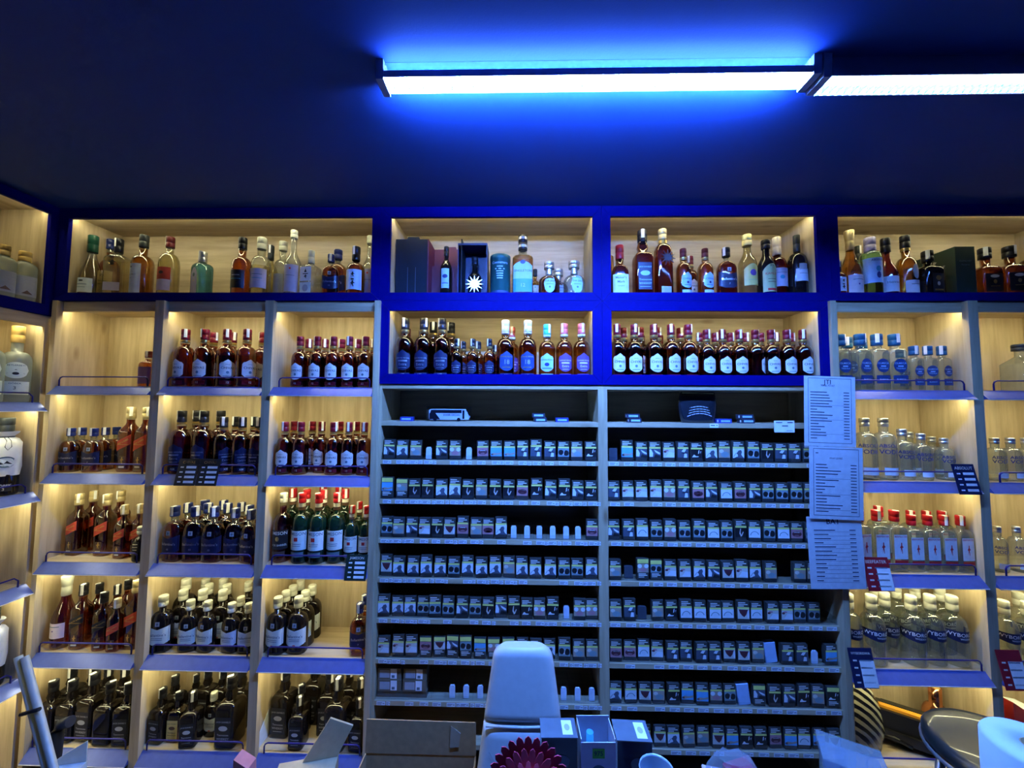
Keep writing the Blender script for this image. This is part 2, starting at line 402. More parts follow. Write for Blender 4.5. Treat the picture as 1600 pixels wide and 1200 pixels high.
C = {
 'burg': col('burgundy_cap', (.125, .006, .016), .3, spec=.22), 'blackc': col('black_cap', (.012, .012, .016), .3, spec=.22), 'navyc': col('navy_cap', (.012, .022, .12), .3, spec=.22),
 'whitec': col('cream_white_cap', (.58, .58, .48), .4, spec=.22), 'redc': col('red_cap', (.36, .010, .016), .35, spec=.22), 'goldc': col('cream_gold_cap', (.52, .42, .22), .35, spec=.22, metal=.3),
 'bluec': col('blue_cap', (.012, .085, .19), .35, spec=.22), 'silverc': SILVER, 'cyanc': col('cyan_cap', (.05, .45, .75), .35, spec=.22), 'coralc': col('coral_cap', (.58, .12, .12), .35, spec=.22),
 'greenc': col('green_cap', (.010, .065, .042), .35, spec=.22), 'greyc': col('charcoal_cap', (.025, .03, .034), .35, spec=.22), 'corkc': col('cork_gold_cap', (.60, .40, .12), .4, spec=.22),
 'lilacc': col('lilac_cap', (.45, .42, .70), .4, spec=.22), 'yellowc': col('pale_yellow_cap', (.78, .68, .28), .4, spec=.22), 'beigec': col('beige_cap', (.62, .54, .42), .5, spec=.22),
 'maroonc': col('maroon_cap', (.10, .012, .016), .4, spec=.22),
}
P = {
 'shield': col('cream_shield_label', (.66, .64, .60), .45), 'navy': NAVY, 'black': BLACK, 'white': WHITE, 'cream': CREAM, 'red': RED, 'silver': SILVER, 'gold': GOLD,
 'burg': C['burg'], 'lilac': col('lilac_label', (.46, .44, .58), .5), 'pinkw': col('pinkish_label', (.74, .60, .62), .5), 'sky': col('light_blue_label', (.36, .58, .86), .45),
 'teal': col('teal_label', (.05, .32, .50), .45), 'blue': col('blue_label', (.012, .045, .17), .45), 'purple': col('purple_label', (.12, .05, .26), .45),
 'orange': col('orange_red_label', (.62, .075, .03), .45), 'honey': col('honey_label', (.72, .58, .20), .45), 'olive': col('olive_green_label', (.42, .48, .22), .45),
 'yellow': col('yellow_label', (.72, .62, .18), .45), 'greyl': col('grey_label', (.38, .40, .44), .5), 'dblue': col('royal_blue_print', (.006, .022, .17), .4),
 'ash': col('ash_print', (.52, .53, .52), .5), 'mid': col('slate_print', (.10, .16, .20), .5), 'paleg': col('pale_green_white_label', (.70, .76, .70), .5), 'brown': col('brown_print', (.10, .05, .03), .5), 'lblue': col('pale_blue_white_label', (.62, .72, .84), .5),
}
SPEC = {}
def smooth(t): return t * t * (3 - 2 * t)
def spec(key, name, desc, cat, h, r, zs, zn, rn, sty='round', asp=1, ex=2, glass='amber', fill=.78, cap=('blackc', .82, 1.15), stamp=0, labels=(), bands=(), bulge=0, ctop=0, base=None, top=None):
    SPEC[key] = dict(locals())
def ring(s, z, rr, k=20):
    t = max(0, min(1, (rr - s['rn']) / max(1e-6, s['r'] - s['rn'])))
    if z <= s['zs']: t = 1
    a, e = 1 + (s['asp'] - 1) * t, 2 + (s['ex'] - 2) * t
    out = []
    for i in range(k):
        th = 2 * PI * (i + .5) / k; c, q = math.cos(th), math.sin(th)
        out.append((rr * math.copysign(abs(c) ** (2 / e), c), a * rr * math.copysign(abs(q) ** (2 / e), q), z))
    return out
def profile(s):
    h, r, zs, zn, rn = s['h'], s['r'], s['zs'], s['zn'], s['rn']
    p = [(0, r * .88), (.004, r * .97), (.010, r)]
    if s['base']: p = [(0, s['base'] * .95), (.004, s['base'])]
    p.append((zs, r))
    for i in range(1, 7):
        t = i / 6
        if s['sty'] == 'round': p.append((zs + (zn - zs) * math.sin(t * PI / 2), rn + (r - rn) * math.cos(t * PI / 2) if i < 6 else rn))
        elif s['sty'] == 's': p.append((zs + (zn - zs) * t, r + (rn - r) * smooth(t)))
        else: p.append((zs + (zn - zs) * t, r + (rn - r) * t))
    if s['bulge']: p += [(zn + (h - zn) * .22, rn * (1 + s['bulge'])), (zn + (h - zn) * .45, rn)]
    p.append((h * .985, rn))
    return p
def section(s):
    """front half outline of the body by arc length from the middle of the front face"""
    a, e, r = s['asp'], s['ex'], s['r']; pts = []; n = 200
    for i in range(n + 1):
        th = -PI / 2 + PI * i / n
        c, q = math.cos(th), math.sin(th)
        pts.append((r * math.copysign(abs(c) ** (2 / e), c), a * r * math.copysign(abs(q) ** (2 / e), q)))
    acc = [0]
    for i in range(n): acc.append(acc[-1] + math.dist(pts[i], pts[i + 1]))
    return acc, pts
def surf(s, sec, u, z, off=.0006):
    acc, pts = sec; sg = 1 if u >= 0 else -1; u = min(abs(u), acc[-1] * .999)
    lo = 0
    while acc[lo + 1] < u: lo += 1
    t = (u - acc[lo]) / max(1e-9, acc[lo + 1] - acc[lo])
    x = pts[lo][0] + (pts[lo + 1][0] - pts[lo][0]) * t; y = pts[lo][1] + (pts[lo + 1][1] - pts[lo][1]) * t
    rr = s['r']
    if z > s['zs']:
        pr = profile(s)
        for (z0, r0), (z1, r1) in zip(pr, pr[1:]):
            if z0 <= z <= z1 and z1 > z0: rr = r0 + (r1 - r0) * (z - z0) / (z1 - z0)
    k = rr / s['r']
    l = math.hypot(x, y); o = (l + off / max(k, .2)) / l
    return (sg * x * k * o, y * k * o, z)
def label_shape(kind, t, z0, z1):
    H = z1 - z0
    if kind == 'shield': return z0 + H * (.02 + .20 * abs(t) ** 2.2), z1 - H * (.16 * min(1, abs(t) * 1.6) + (.10 if abs(t) > .9 else 0))
    if kind == 'vtop': return z0 + H * (.16 * max(0, abs(t) - .4) / .6), z1 - H * .20 * (1 - abs(t))
    if kind == 'oval': q = math.sqrt(max(0, 1 - t * t)); c = (z0 + z1) / 2; return c - H / 2 * q, c + H / 2 * q
    if kind == 'slant': return z0 + H * .38 * t, z1 + H * .38 * t
    if kind == 'arch': return z0, z1 - H * .25 * t * t
    if kind == 'vbot': return z0 + H * .35 * abs(t) ** 1.3 * .8, z1
    return z0, z1
def bottle_parts(s):
    parts = []; mb = MB(); pr = profile(s); fz = s['fill'] * s['h']; ms = []
    pr2 = []
    for (a, b) in zip(pr, pr[1:]):
        pr2.append(a)
        if a[0] < fz < b[0]: t = (fz - a[0]) / (b[0] - a[0]); pr2.append((fz, a[1] + (b[1] - a[1]) * t))
    pr2.append(pr[-1])
    g = G[s['glass']]; g2 = G['clear'] if s['glass'] in ('amber', 'gold', 'deep', 'rose', 'pale', 'wine') else g
    for a, b in zip(pr2, pr2[1:]): ms.append(g if (a[0] + b[0]) / 2 < fz else g2)
    mb.rings([ring(s, z, r) for z, r in pr2], ms)
    body = mb.mesh(s['name'])
    cm, c0, cr = s['cap']; h = s['h']; rc = s['rn'] * cr; z0 = c0 * h
    cp = MB(); flare = s['ctop']
    cp.lathe([(z0, rc * .97), (z0 + .002, rc), (z0 + (h - z0) * .42, rc), (z0 + (h - z0) * .44, rc * .955), (z0 + (h - z0) * .48, rc * .955), (z0 + (h - z0) * .50, rc), (h - .003, rc * (1 + flare)), (h, rc * (.90 + flare))], C[cm], 14)
    parts.append(('cap', cp.mesh('cap'), []))
    sec = section(s)
    for (b0, b1, bm, br) in s['bands']:
        parts.append(('neck_band', MB().lathe([(b0 * h, s['rn'] * br), (b1 * h, s['rn'] * br)], P[bm], 14, cap0=False, cap1=False).mesh('neck_band'), []))
    for lb in s['labels']:
        w, a, b, m, shape = lb[:5]; tx = lb[5] if len(lb) > 5 else (); uc = lb[6] if len(lb) > 6 else 0
        lm = MB(); n = 10; a *= h; b *= h; R = 2 if b <= s['zs'] else 5; idx = []
        for i in range(n + 1):
            t = -1 + 2 * i / n; lo, hi = label_shape(shape, t, a, b)
            idx.append([lm.add([surf(s, sec, uc + t * w / 2, lo + (hi - lo) * j / (R - 1))]) for j in range(R)])
        for i in range(n if m else 0):
            for j in range(R - 1): lm.face([idx[i][j], idx[i + 1][j], idx[i + 1][j + 1], idx[i][j + 1]], P[m], True)
        sub = []
        if tx:
            tm = MB()
            for (st, size, zf, pm) in tx:
                zc = a + (b - a) * zf
                if st[0] == '#':      # a plain block of print: rule, emblem or small figure
                    k, fw, fh = st[1], float(st[2:].split('x')[0]), float(st[2:].split('x')[1])
                    if k in 'ro':
                        N_ = 8; cols = []
                        for i in range(N_ + 1):
                            u = -fw + 2 * fw * i / N_; hh = fh if k == 'r' else fh * math.sqrt(max(0, 1 - (u / fw) ** 2))
                            cols.append(tm.add([surf(s, sec, uc + u, zc - hh, .0012), surf(s, sec, uc + u, zc + hh, .0012)]))
                        for i in range(N_): tm.face([cols[i], cols[i + 1], cols[i + 1] + 1, cols[i] + 1], P[pm])
                        continue
                    if k == 'f': q = [(-.5 * fw, -fh), (-.1 * fw, -.2 * fh), (.3 * fw, -fh), (.5 * fw, -.9 * fh), (.3 * fw, 0), (fw, .2 * fh), (.4 * fw, .45 * fh), (.35 * fw, fh), (-.1 * fw, fh), (-.2 * fw, .5 * fh), (-.8 * fw, .1 * fh), (-.3 * fw, 0)]
                    else: q = [(-fw, -fh), (0, fh), (fw, -fh)]
                    i0 = tm.add([surf(s, sec, uc + u, zc + v, .0016) for u, v in q]); tm.face(range(i0, i0 + len(q)), P[pm])
                else:
                    sk = .38 * (b - a) / (w / 2) if shape == 'slant' else 0
                    print_text(tm, st, size, lambda u, v: surf(s, sec, uc + u, zc + v + sk * u, .0011), P[pm], w * .92)
            sub.append(('lettering', tm.mesh('lettering')))
        if m: parts.append(('label', lm.mesh('label'), sub))
        else: parts += [(q[0], q[1], []) for q in sub]
    if s['stamp']:
        st = MB(); L = min(.045, (h - z0) * .95)
        pts = [[(rc * 1.03 * math.sin(x), -rc * 1.03 * math.cos(x), h + .0006 - L * j) for x in (-.33, -.11, .11, .33)] for j in (0, 1)]
        for i in range(3): st.quad([pts[1][i], pts[1][i + 1], pts[0][i + 1], pts[0][i]], WHITE)
        y = -rc * .95; st.quad([(-rc * .4, y, h + .0006), (rc * .4, y, h + .0006), (rc * .4, rc * .2, h + .0008), (-rc * .4, rc * .2, h + .0008)], WHITE)
        parts.append(('tax_stamp', st.mesh('tax_stamp'), []))
    return body, parts
BUILT = {}
def place_bottle(key, x, y, z, scale, rz):
    s = SPEC[key]
    if key not in BUILT: BUILT[key] = bottle_parts(s)
    body, parts = BUILT[key]
    o = obj(s['name'], body, None, (x, y, z), rz, scale)
    for nm, me, subs in parts:
        c = obj(nm, me, o)
        if nm == 'tax_stamp': c.rotation_euler = (0, 0, random.uniform(-1.1, 1.1))
        for sn, sm in subs: obj(sn, sm, c)
    return o

def chivas(key, h, desc, cap, lab, txt, pm, low, top=(), glass='deep', shape='shield', flare=0, band='gold', stamp=1):
    spec(key, 'whisky_bottle', desc, 'bottle', h, h * .148, h * .53, h * .70, h * .058, 'round', glass=glass, fill=.75, cap=(cap, .815, 1.12), stamp=stamp, bulge=.18, ctop=flare,
         bands=((.775, .812, band, 1.14),),
         labels=((h * .235, .145, .475, lab, shape, txt), (h * .22, .05, .115, low, 'rect', ((('12' if low == 'burg' else 'XIII'), h * .045, .5, 'cream'),))))
T12 = (('CHIVAS', .0175, .55, 'black'), ('#o.007x.007', 0, .33, 'mid'), ('#r.020x.0016', 0, .14, 'mid'), ('REGAL', .007, .73, 'mid'))
for k, h in (('chivas12', .31), ('chivas12b', .225), ('chivas12c', .256), ('chivas12s', .25)):
    f = h / .31
    chivas(k, h, ('' if h > .3 else 'smaller ' if h < .24 else 'mid-size ') + 'burgundy-capped whisky bottle with cream shield label', 'burg', 'shield', tuple((a if a[0] != '#' else a[:2] + 'x'.join(str(float(q) * f) for q in a[2:].split('x')), b * f, c, d) for a, b, c, d in T12), 'black', 'burg')
TEX = lambda f, m='silver': (('CHIVAS REGAL', .013 * f, .60, m), ('#r%gx%g' % (.022 * f, .004 * f), 0, .47, m), ('Extra', .018 * f, .30, m), ('#r%gx%g' % (.018 * f, .0012 * f), 0, .14, m))
for k, h in (('chivas_extra', .31), ('chivas_extra_m', .28), ('chivas_extra_s', .178)):
    chivas(k, h, ('' if h > .3 else 'small ' if h < .24 else 'mid-size ') + 'black-capped whisky bottle with dark blue shield label', 'blackc', 'navy', TEX(h / .31), 'silver', 'navy')
chivas('chivas18', .30, 'white-capped whisky bottle with royal blue shield label', 'whitec', 'blue', (('CHIVAS REGAL', .012, .72, 'gold'), ('18', .03, .45, 'silver'), ('#r.02x.0015', 0, .2, 'gold')), 'silver', 'navy', flare=.12, band='lilac')
chivas('chivas_cyan', .285, 'cyan-capped whisky bottle with pale blue shield label', 'cyanc', 'sky', (('CHIVAS REGAL', .012, .64, 'dblue'), ('#o.012x.009', 0, .4, 'dblue'), ('#r.024x.0015', 0, .2, 'dblue')), 'dblue', 'sky', glass='amber', band='sky')
chivas('chivas_rose', .285, 'coral-capped whisky bottle with purple shield label', 'coralc', 'purple', TEX(.9, 'pinkw'), 'silver', 'purple', glass='amber', band='cream')
chivas('chivas_silver', .25, 'maroon-capped whisky bottle with light blue shield label', 'maroonc', 'sky', (('CHIVAS', .013, .58, 'dblue'), ('#o.006x.006', 0, .36, 'dblue'), ('#r.018x.0012', 0, .2, 'dblue')), 'dblue', 'sky', glass='amber', stamp=0)
def ballantine(key, h, desc, glass, cap, lab, txt, num=None, stampc='greyl', name='whisky_bottle', w=.235):
    q = h / .28
    L = [(h * w * 1.75, .15, .49, lab, 'vtop', ((txt, .0185 * q, .52, 'silver' if lab == 'navy' else 'mid'),) + (((num, .013 * q, .24, 'silver'),) if num else (('#r%gx%g' % (.026 * q, .0011 * q), 0, .36, 'mid'), ('#r%gx%g' % (.026 * q, .0011 * q), 0, .27, 'mid'), ('#o%gx%g' % (.008 * q, .004 * q), 0, .045, 'orange')))),
         (.021 * q, .485, .565, stampc, 'rect', (('#r%gx%g' % (.005 * q, .006 * q), 0, .5, 'mid'),))]
    spec(key, name, desc, 'bottle', h, h * w / 1.27, h * .52, h * .72, h * .055, 'round', asp=.62, ex=3.0, glass=glass, fill=.7, cap=(cap, .815, 1.42), stamp=1 if cap != 'whitec' else 0, labels=tuple(L))
ballantine('ballf', .255, 'white-capped black whisky bottle with cream pointed label', 'black', 'whitec', 'paleg', "Ballantine's")
ballantine('ballfs', .215, 'small white-capped black whisky bottle with pale pointed label', 'black', 'whitec', 'lblue', "Ballantine's")
ballantine('ball10', .265, 'navy-capped whisky bottle with navy pointed label numbered ten', 'deep', 'navyc', 'navy', "Ballantine's", '10')
ballantine('ball10s', .245, 'smaller navy-capped whisky bottle with navy pointed label', 'deep', 'navyc', 'navy', "Ballantine's", '10')
ballantine('ball_navy_s', .22, 'navy-capped half bottle of amber whisky with navy label', 'amber', 'navyc', 'navy', "Ballantine's", '7')
ballantine('ball_navy_amber', .235, 'lone amber whisky bottle with white-topped navy cap', 'amber', 'navyc', 'navy', "Ballantine's", '7')
ballantine('navy12', .22, 'amber whisky bottle with black cap and navy label', 'amber', 'navyc', 'navy', "Ballantine's", '12')
ballantine('ball7', .247, 'dark whisky bottle with navy pointed label', 'deep', 'blackc', 'navy', "Ballantine's", '7', w=.24)
def walker(key, h, desc, cap, lab, tm):
    q = h / .31
    spec(key, 'whisky_bottle', desc, 'bottle', h, h * .115, h * .60, h * .76, h * .05, 's', asp=.92, ex=5, glass='deep', fill=.80, cap=(cap, .82, 1.2), stamp=1,
         labels=((.068 * q, .37, .52, lab, 'slant', (('RED LABEL' if lab == 'orange' else 'BLACK LABEL', .011 * q, .62, 'gold'), ('#r%gx%g' % (.027 * q, .0008 * q), 0, .35, 'gold'))),
                 (.03 * q, .06, .24, 'brown', 'rect', (('#f%gx%g' % (.010 * q, .017 * q), 0, .66, 'gold'), ('#r%gx%g' % (.013 * q, .004 * q), 0, .12, 'cream')))))
walker('red_lab', .315, 'gold-capped square whisky bottle with slanted red label', 'goldc', 'orange', 'gold')
walker('red_lab_s', .255, 'small gold-capped square whisky bottle with slanted red label', 'goldc', 'orange', 'gold')
walker('black_lab', .275, 'black-capped square whisky bottle with slanted black label', 'blackc', 'black', 'gold')
def jack(key, h, desc, glass='black', lab='black', pm='ash', cap='blackc', txt="JACK DANIEL'S", r=.16):
    q = h / .27
    spec(key, 'whiskey_bottle', desc, 'bottle', h, h * r, h * .56, h * .66, h * .064, 'round', asp=.98, ex=7, glass=glass, fill=.9, cap=(cap, .82, 1.1), stamp=1, bulge=.22,
         labels=((.060 * q * r / .15, .08, .48, lab, 'rect', ((txt, .0125 * q, .83, pm), ('#o%gx%g' % (.019 * q, .010 * q), 0, .60, pm), ('No.7', .010 * q, .60, lab if lab != 'black' else 'black'), ('Tennessee', .011 * q, .36, pm), ('WHISKEY', .012 * q, .22, pm), ('#r%gx%g' % (.020 * q, .0009 * q), 0, .1, pm))),))
jack('jack', .27, 'black square-shouldered whiskey bottle with black label')
jack('jack_s', .23, 'small black square-shouldered whiskey bottle')
jack('jack_big2', .30, 'large black square-shouldered whiskey bottle')
jack('jack_big', .342, 'large square whiskey bottle with blue-black label', 'deep', 'navy', 'sky', r=.128)
jack('jack_honey', .215, 'square whiskey bottle with honey yellow label', 'deep', 'honey', 'brown')
jack('jack_single', .29, 'dark whiskey bottle with small gold label', 'black', 'black', 'gold')
def jameson(key, h, desc, glass='green', lab='paleg', cap='redc', black=False):
    q = h / .33
    spec(key, 'whiskey_bottle', desc, 'bottle', h, h * .128, h * .52, h * .70, h * .048, 'round', glass=glass, fill=.8, cap=(cap, .86, 1.15), stamp=1,
         bands=((.80, .855, 'cream', 1.03), (.755, .795, 'brown', 1.05)) if not black else (),
         labels=((.098 * q, .20, .475, lab, 'rect', (('JAMESON', .030 * q, .84, 'cream' if black else 'mid'),) + ((('#o%gx%g' % (.009 * q, .011 * q), 0, .55, 'gold'), ('BLACK BARREL', .013 * q, .22, 'cream')) if black else (('#r%gx%g' % (.009 * q, .009 * q), 0, .56, 'red'), ('#r%gx%g' % (.024 * q, .0011 * q), 0, .32, 'mid'), ('#r%gx%g' % (.022 * q, .0011 * q), 0, .22, 'mid')))),
                 (.07 * q, .10, .17, 'mid' if not black else 'brown', 'rect', ())))
jameson('jameson', .33, 'red-capped dark green whiskey bottle with white label')
jameson('jameson_s', .268, 'small red-capped dark green whiskey bottle with white label')
jameson('jameson_black', .326, 'cream-capped brown whiskey bottle with black label', 'deep', 'black', 'whitec', True)
def vodka(key, h, desc, q=1):
    spec(key, 'vodka_bottle', desc, 'bottle', h, h * .17 * q, h * .62, h * .76, h * .07 * q, 'round', glass='vodka', fill=.8, cap=('silverc', .86, 1.12), stamp=0,
         labels=((h * .42 * q, .40, .60, None, 'rect', (('ABSOLUT', h * .125 * q, .74, 'dblue'), ('VODKA', h * .115 * q, .26, 'dblue'))), (h * .24, .08, .2, 'lblue', 'rect', ())))
vodka('absolut', .29, 'tall clear vodka bottle with blue lettering and silver cap', .9); vodka('absolut_m', .235, 'medium clear vodka bottle with blue lettering', 1); vodka('absolut_s', .203, 'small frosted vodka bottle with blue lettering', 1.05)
for k, h in (('olmeca', .285), ('olmeca_s', .222)):
    q = h / .285
    spec(k, 'tequila_bottle', ('tall' if q == 1 else 'small') + ' square clear tequila bottle with blue cap and round label', 'bottle', h, .0425 * q, h * .64, h * .74, .018 * q, 'round', asp=.7, ex=5, glass='vodka', fill=.8, cap=('bluec', .80, 1.35), stamp=1,
         labels=((.062 * q, .32, .56, 'blue', 'oval', (('OLMECA', .013 * q, .66, 'sky'), ('#r%gx%g' % (.012 * q, .003 * q), 0, .45, 'sky'), ('TEQUILA', .010 * q, .28, 'sky'))), (.066 * q, .13, .27, 'blue', 'rect', (('BLANCO', .010 * q, .5, 'sky'),))))
for k, h in (('beef', .28), ('beef_s', .258)):
    q = h / .28
    spec(k, 'gin_bottle', ('tall' if q == 1 else 'smaller') + ' clear gin bottle with red cap and red guardsman label', 'bottle', h, .041 * q, h * .66, h * .76, .0155 * q, 'round', asp=.72, ex=6, glass='vodka', fill=.8, cap=('redc', .82, 1.25), stamp=1,
         labels=((.060 * q, .22, .62, 'white', 'rect', (('BEEFEATER', .012 * q, .92, 'red'), ('#f%gx%g' % (.009 * q, .026 * q), 0, .45, 'red'))), (.060 * q, .13, .2, 'red', 'rect', ())))
spec('wyb', 'vodka_bottle', 'clear vodka bottle with navy band label and white cap', 'bottle', .30, .048, .160, .218, .018, 'round', glass='vodka', fill=.75, cap=('whitec', .79, 1.2), stamp=0, bulge=.15,
     labels=((.150, .37, .535, 'navy', 'vbot', (('WYBOROWA', .034, .68, 'white'), ('WODKA', .011, .34, 'white'))), (.012, .80, .93, 'navy', 'rect', ())))
# single bottles
def one(key, desc, h, r, zs, zn, rn, sty, gl, cap, labels=(), name='liquor_bottle', cat='bottle', **k):
    spec(key, name, desc, cat, h, r, h * zs, h * zn, rn, sty, glass=gl, cap=cap, labels=labels, **k)
one('green_cap', 'pale wine-shaped bottle with green cap and white label', .32, .045, .30, .70, .016, 's', 'pale', ('greenc', .72, 1.3), ((.09, .04, .27, 'paleg', 'rect', (('#o.012x.004', 0, .8, 'black'), ('#r.025x.0015', 0, .55, 'mid'), ('#r.02x.0012', 0, .35, 'mid'))),), fill=.6)
one('rose_navy', 'rose-tinted whisky bottle with pinkish label and navy cap', .34, .042, .50, .66, .015, 'round', 'rose', ('navyc', .84, 1.25), ((.08, .10, .46, 'pinkw', 'rect', (('#t.012x.008', 0, .82, 'purple'), ('#r.022x.0015', 0, .55, 'mid'), ('#r.022x.0015', 0, .4, 'mid'))),), stamp=1)
one('black_crest', 'broad clear bottle with black crest print and ribbed black cap', .315, .052, .62, .72, .016, 'round', 'pale', ('blackc', .76, 1.15), ((.07, .50, .64, None, 'rect', (('#f.020x.012', 0, .5, 'black'), ('#o.010x.006', 0, .3, 'black'))), (.075, .1, .24, 'lilac', 'rect', ())), asp=.7, ex=4, stamp=1, fill=.66)
one('grey_cap_white', 'amber whisky bottle with charcoal cap and tall white label', .325, .046, .52, .66, .017, 'round', 'gold', ('greyc', .80, 1.2), ((.092, .03, .50, 'lblue', 'rect', (('#o.008x.004', 0, .88, 'mid'), ('SINGLE MALT', .009, .62, 'mid'), ('#r.008x.001', 0, .5, 'mid'))),))
one('red_vista', 'pale whisky bottle with red landscape label and maroon cap', .317, .044, .52, .72, .016, 'round', 'pale', ('maroonc', .82, 1.2), ((.08, .26, .46, 'orange', 'rect', (('#t.02x.012', 0, .4, 'brown'), ('#o.012x.008', 0, .55, 'brown'))), (.08, .08, .26, 'pinkw', 'rect', ())), stamp=1)
one('blue_gin', 'turquoise gin bottle with silvery label and small black cap', .238, .050, .62, .74, .016, 'round', 'turq', ('silverc', .76, 1.2), ((.055, .03, .62, 'lilac', 'arch', (('#o.010x.010', 0, .72, 'mid'), ('#o.004x.004', 0, .5, 'gold'))),), name='gin_bottle', asp=.7, ex=5, stamp=1)
one('black_label_amber', 'amber whisky bottle with tall black label', .312, .045, .52, .66, .018, 'round', 'amber', ('blackc', .80, 1.1), ((.08, .12, .42, 'black', 'rect', (('#r.02x.002', 0, .7, 'greyl'), ('#r.025x.0015', 0, .5, 'teal'))),), stamp=1)
one('grey_label_clear', 'clear bottle with cream stopper and grey lilac label', .312, .046, .50, .68, .019, 'round', 'pale', ('whitec', .80, 1.15), ((.09, .12, .44, 'lilac', 'rect', (('#r.025x.0015', 0, .7, 'mid'), ('#r.025x.0015', 0, .5, 'teal'))),), fill=.5)
one('dark_slim', 'slim dark-necked bottle standing behind the others', .307, .034, .55, .72, .013, 's', 'pale', ('greyc', .74, 1.2), (), stamp=1)
one('clear_cork', 'clear bottle with pale stopper and faint grey label', .32, .040, .52, .68, .015, 'round', 'clear', ('whitec', .84, 1.35), ((.06, .1, .42, 'greyl', 'rect', ()),))
one('clear_tall', 'tall slim clear bottle with pale label and white cap', .336, .037, .48, .70, .0135, 's', 'clear', ('whitec', .88, 1.25), ((.075, .06, .46, 'lilac', 'rect', (('#o.005x.005', 0, .85, 'orange'), ('#r.02x.001', 0, .6, 'mid'))),))
one('square_gin', 'squat square clear bottle with black brush mark on white label', .243, .041, .60, .68, .015, 'round', 'clear', ('whitec', .72, 1.1), ((.060, .30, .60, 'white', 'rect', (('#t.007x.010', 0, .74, 'black'), ('#r.014x.0022', 0, .5, 'black'), ('#f.012x.010', 0, .3, 'black'))), (.06, .03, .27, 'paleg', 'rect', (('#o.016x.018', 0, .5, 'greyl'),))), name='gin_bottle', ex=6, asp=.95)
one('calligraphy', 'whisky bottle with brush calligraphy on white label', .258, .044, .52, .66, .017, 'round', 'amber', ('blackc', .72, 1.2), ((.09, .10, .50, 'lblue', 'rect', (('#f.012x.012', 0, .74, 'black'), ('#o.009x.004', 0, .5, 'black'), ('#f.014x.016', 0, .28, 'black'))),), stamp=1)
one('singleton', 'whisky bottle with pale and mid blue label numbered twelve', .322, .053, .62, .68, .021, 'round', 'gold', ('blackc', .76, 1.12), ((.098, .28, .56, 'sky', 'arch', (('SINGLETON', .017, .45, 'dblue'), ('#o.013x.010', 0, .95, 'dblue'))), (.098, .07, .28, 'teal', 'rect', (('12', .026, .5, 'sky'),))), asp=.55, ex=3.4, bands=((.80, .84, 'silver', 1.15), (.93, .97, 'silver', 1.15)), fill=.66)
for k, g, d in (('tequila_dark', 'deep', 'squat dark tequila bottle with chrome ball stopper and oval label'), ('tequila_clear', 'vodka', 'squat clear tequila bottle with chrome ball stopper and oval label')):
    one(k, d, .187, .056, .40, .60, .016, 'round', g, ('silverc', .80, 1.7), ((.062, .05, .58, 'sky', 'oval', (('Don Julio', .013, .62, 'dblue'), ('#r.018x.001', 0, .45, 'mid'), ('#o.005x.005', 0, .3, 'mid'))),), name='tequila_bottle', bands=((.64, .80, 'silver', 1.1),))
one('makers', 'red wax-topped bourbon bottle with white label', .261, .041, .42, .60, .019, 'round', 'deep', ('redc', .72, 1.1), ((.080, .03, .40, 'lblue', 'rect', (("Maker's", .017, .82, 'mid'), ('Mark', .017, .60, 'mid'), ('WHISKY', .009, .38, 'mid'))),), name='bourbon_bottle', asp=.8, ex=4)
one('star_brandy', 'brandy bottle with gold cap and dark star emblem', .348, .043, .58, .78, .016, 'round', 'deep', ('goldc', .84, 1.3), ((.05, .04, .13, 'silver', 'rect', ()),), name='brandy_bottle', asp=.8, ex=4, bands=((.78, .83, 'gold', 1.3),))
one('havana', 'pale rum bottle with yellow label and round red emblem', .32, .042, .52, .74, .017, 's', 'pale', ('yellowc', .82, 1.35), ((.085, .16, .50, 'yellow', 'arch', (('#o.016x.016', 0, .58, 'purple'), ('Club', .013, .58, 'white'), ('#r.022x.0015', 0, .25, 'olive'))),), name='rum_bottle', fill=.86)
one('kahlua', 'dark liqueur bottle with olive arched label', .286, .040, .52, .76, .016, 's', 'black', ('blackc', .84, 1.3), ((.085, .05, .54, 'olive', 'arch', (('KAHLUA', .016, .64, 'red'), ('#r.02x.0014', 0, .45, 'brown'), ('#r.02x.0014', 0, .35, 'brown'), ('#r.022x.006', 0, .08, 'red'))),), name='liqueur_bottle')
one('beige_neck', 'brown bottle with beige wrapped neck and lilac label', .313, .042, .50, .66, .018, 'round', 'deep', ('beigec', .70, 1.1), ((.09, .16, .46, 'lilac', 'rect', (('#o.012x.010', 0, .5, 'teal'), ('#r.025x.0012', 0, .75, 'mid'))),))
one('wine', 'black wine bottle with white stepped label', .313, .042, .54, .70, .0145, 'round', 'black', ('greyc', .72, 1.08), ((.068, .22, .42, 'lblue', 'rect', (('#r.02x.001', 0, .6, 'mid'),)), (.040, .40, .50, 'greyl', 'rect', ())), name='wine_bottle')
one('champagne_gold', 'sparkling wine bottle with gold foil neck and pink label', .338, .046, .34, .70, .016, 's', 'gold', ('goldc', .70, 1.12), ((.085, .02, .30, 'pinkw', 'rect', (('#r.024x.0015', 0, .75, 'mid'), ('#o.004x.004', 0, .5, 'purple'))),), name='wine_bottle', ctop=.25)
one('absinth', 'green flask bottle with lilac cap and blue wrap label', .297, .043, .66, .76, .020, 'round', 'mint', ('lilacc', .76, 1.2), ((.125, .20, .62, 'sky', 'rect', (('ABSENTE', .014, .9, 'dblue'), ('#o.012x.014', 0, .55, 'teal'), ('#o.010x.016', 0, .3, 'dblue'))),))
one('hennessy', 'cognac bottle with black cap and white arched label', .298, .043, .38, .68, .0155, 's', 'deep', ('blackc', .76, 1.3), ((.095, .06, .32, 'lblue', 'rect', (('Hennessy', .018, .6, 'mid'),)),), name='cognac_bottle')
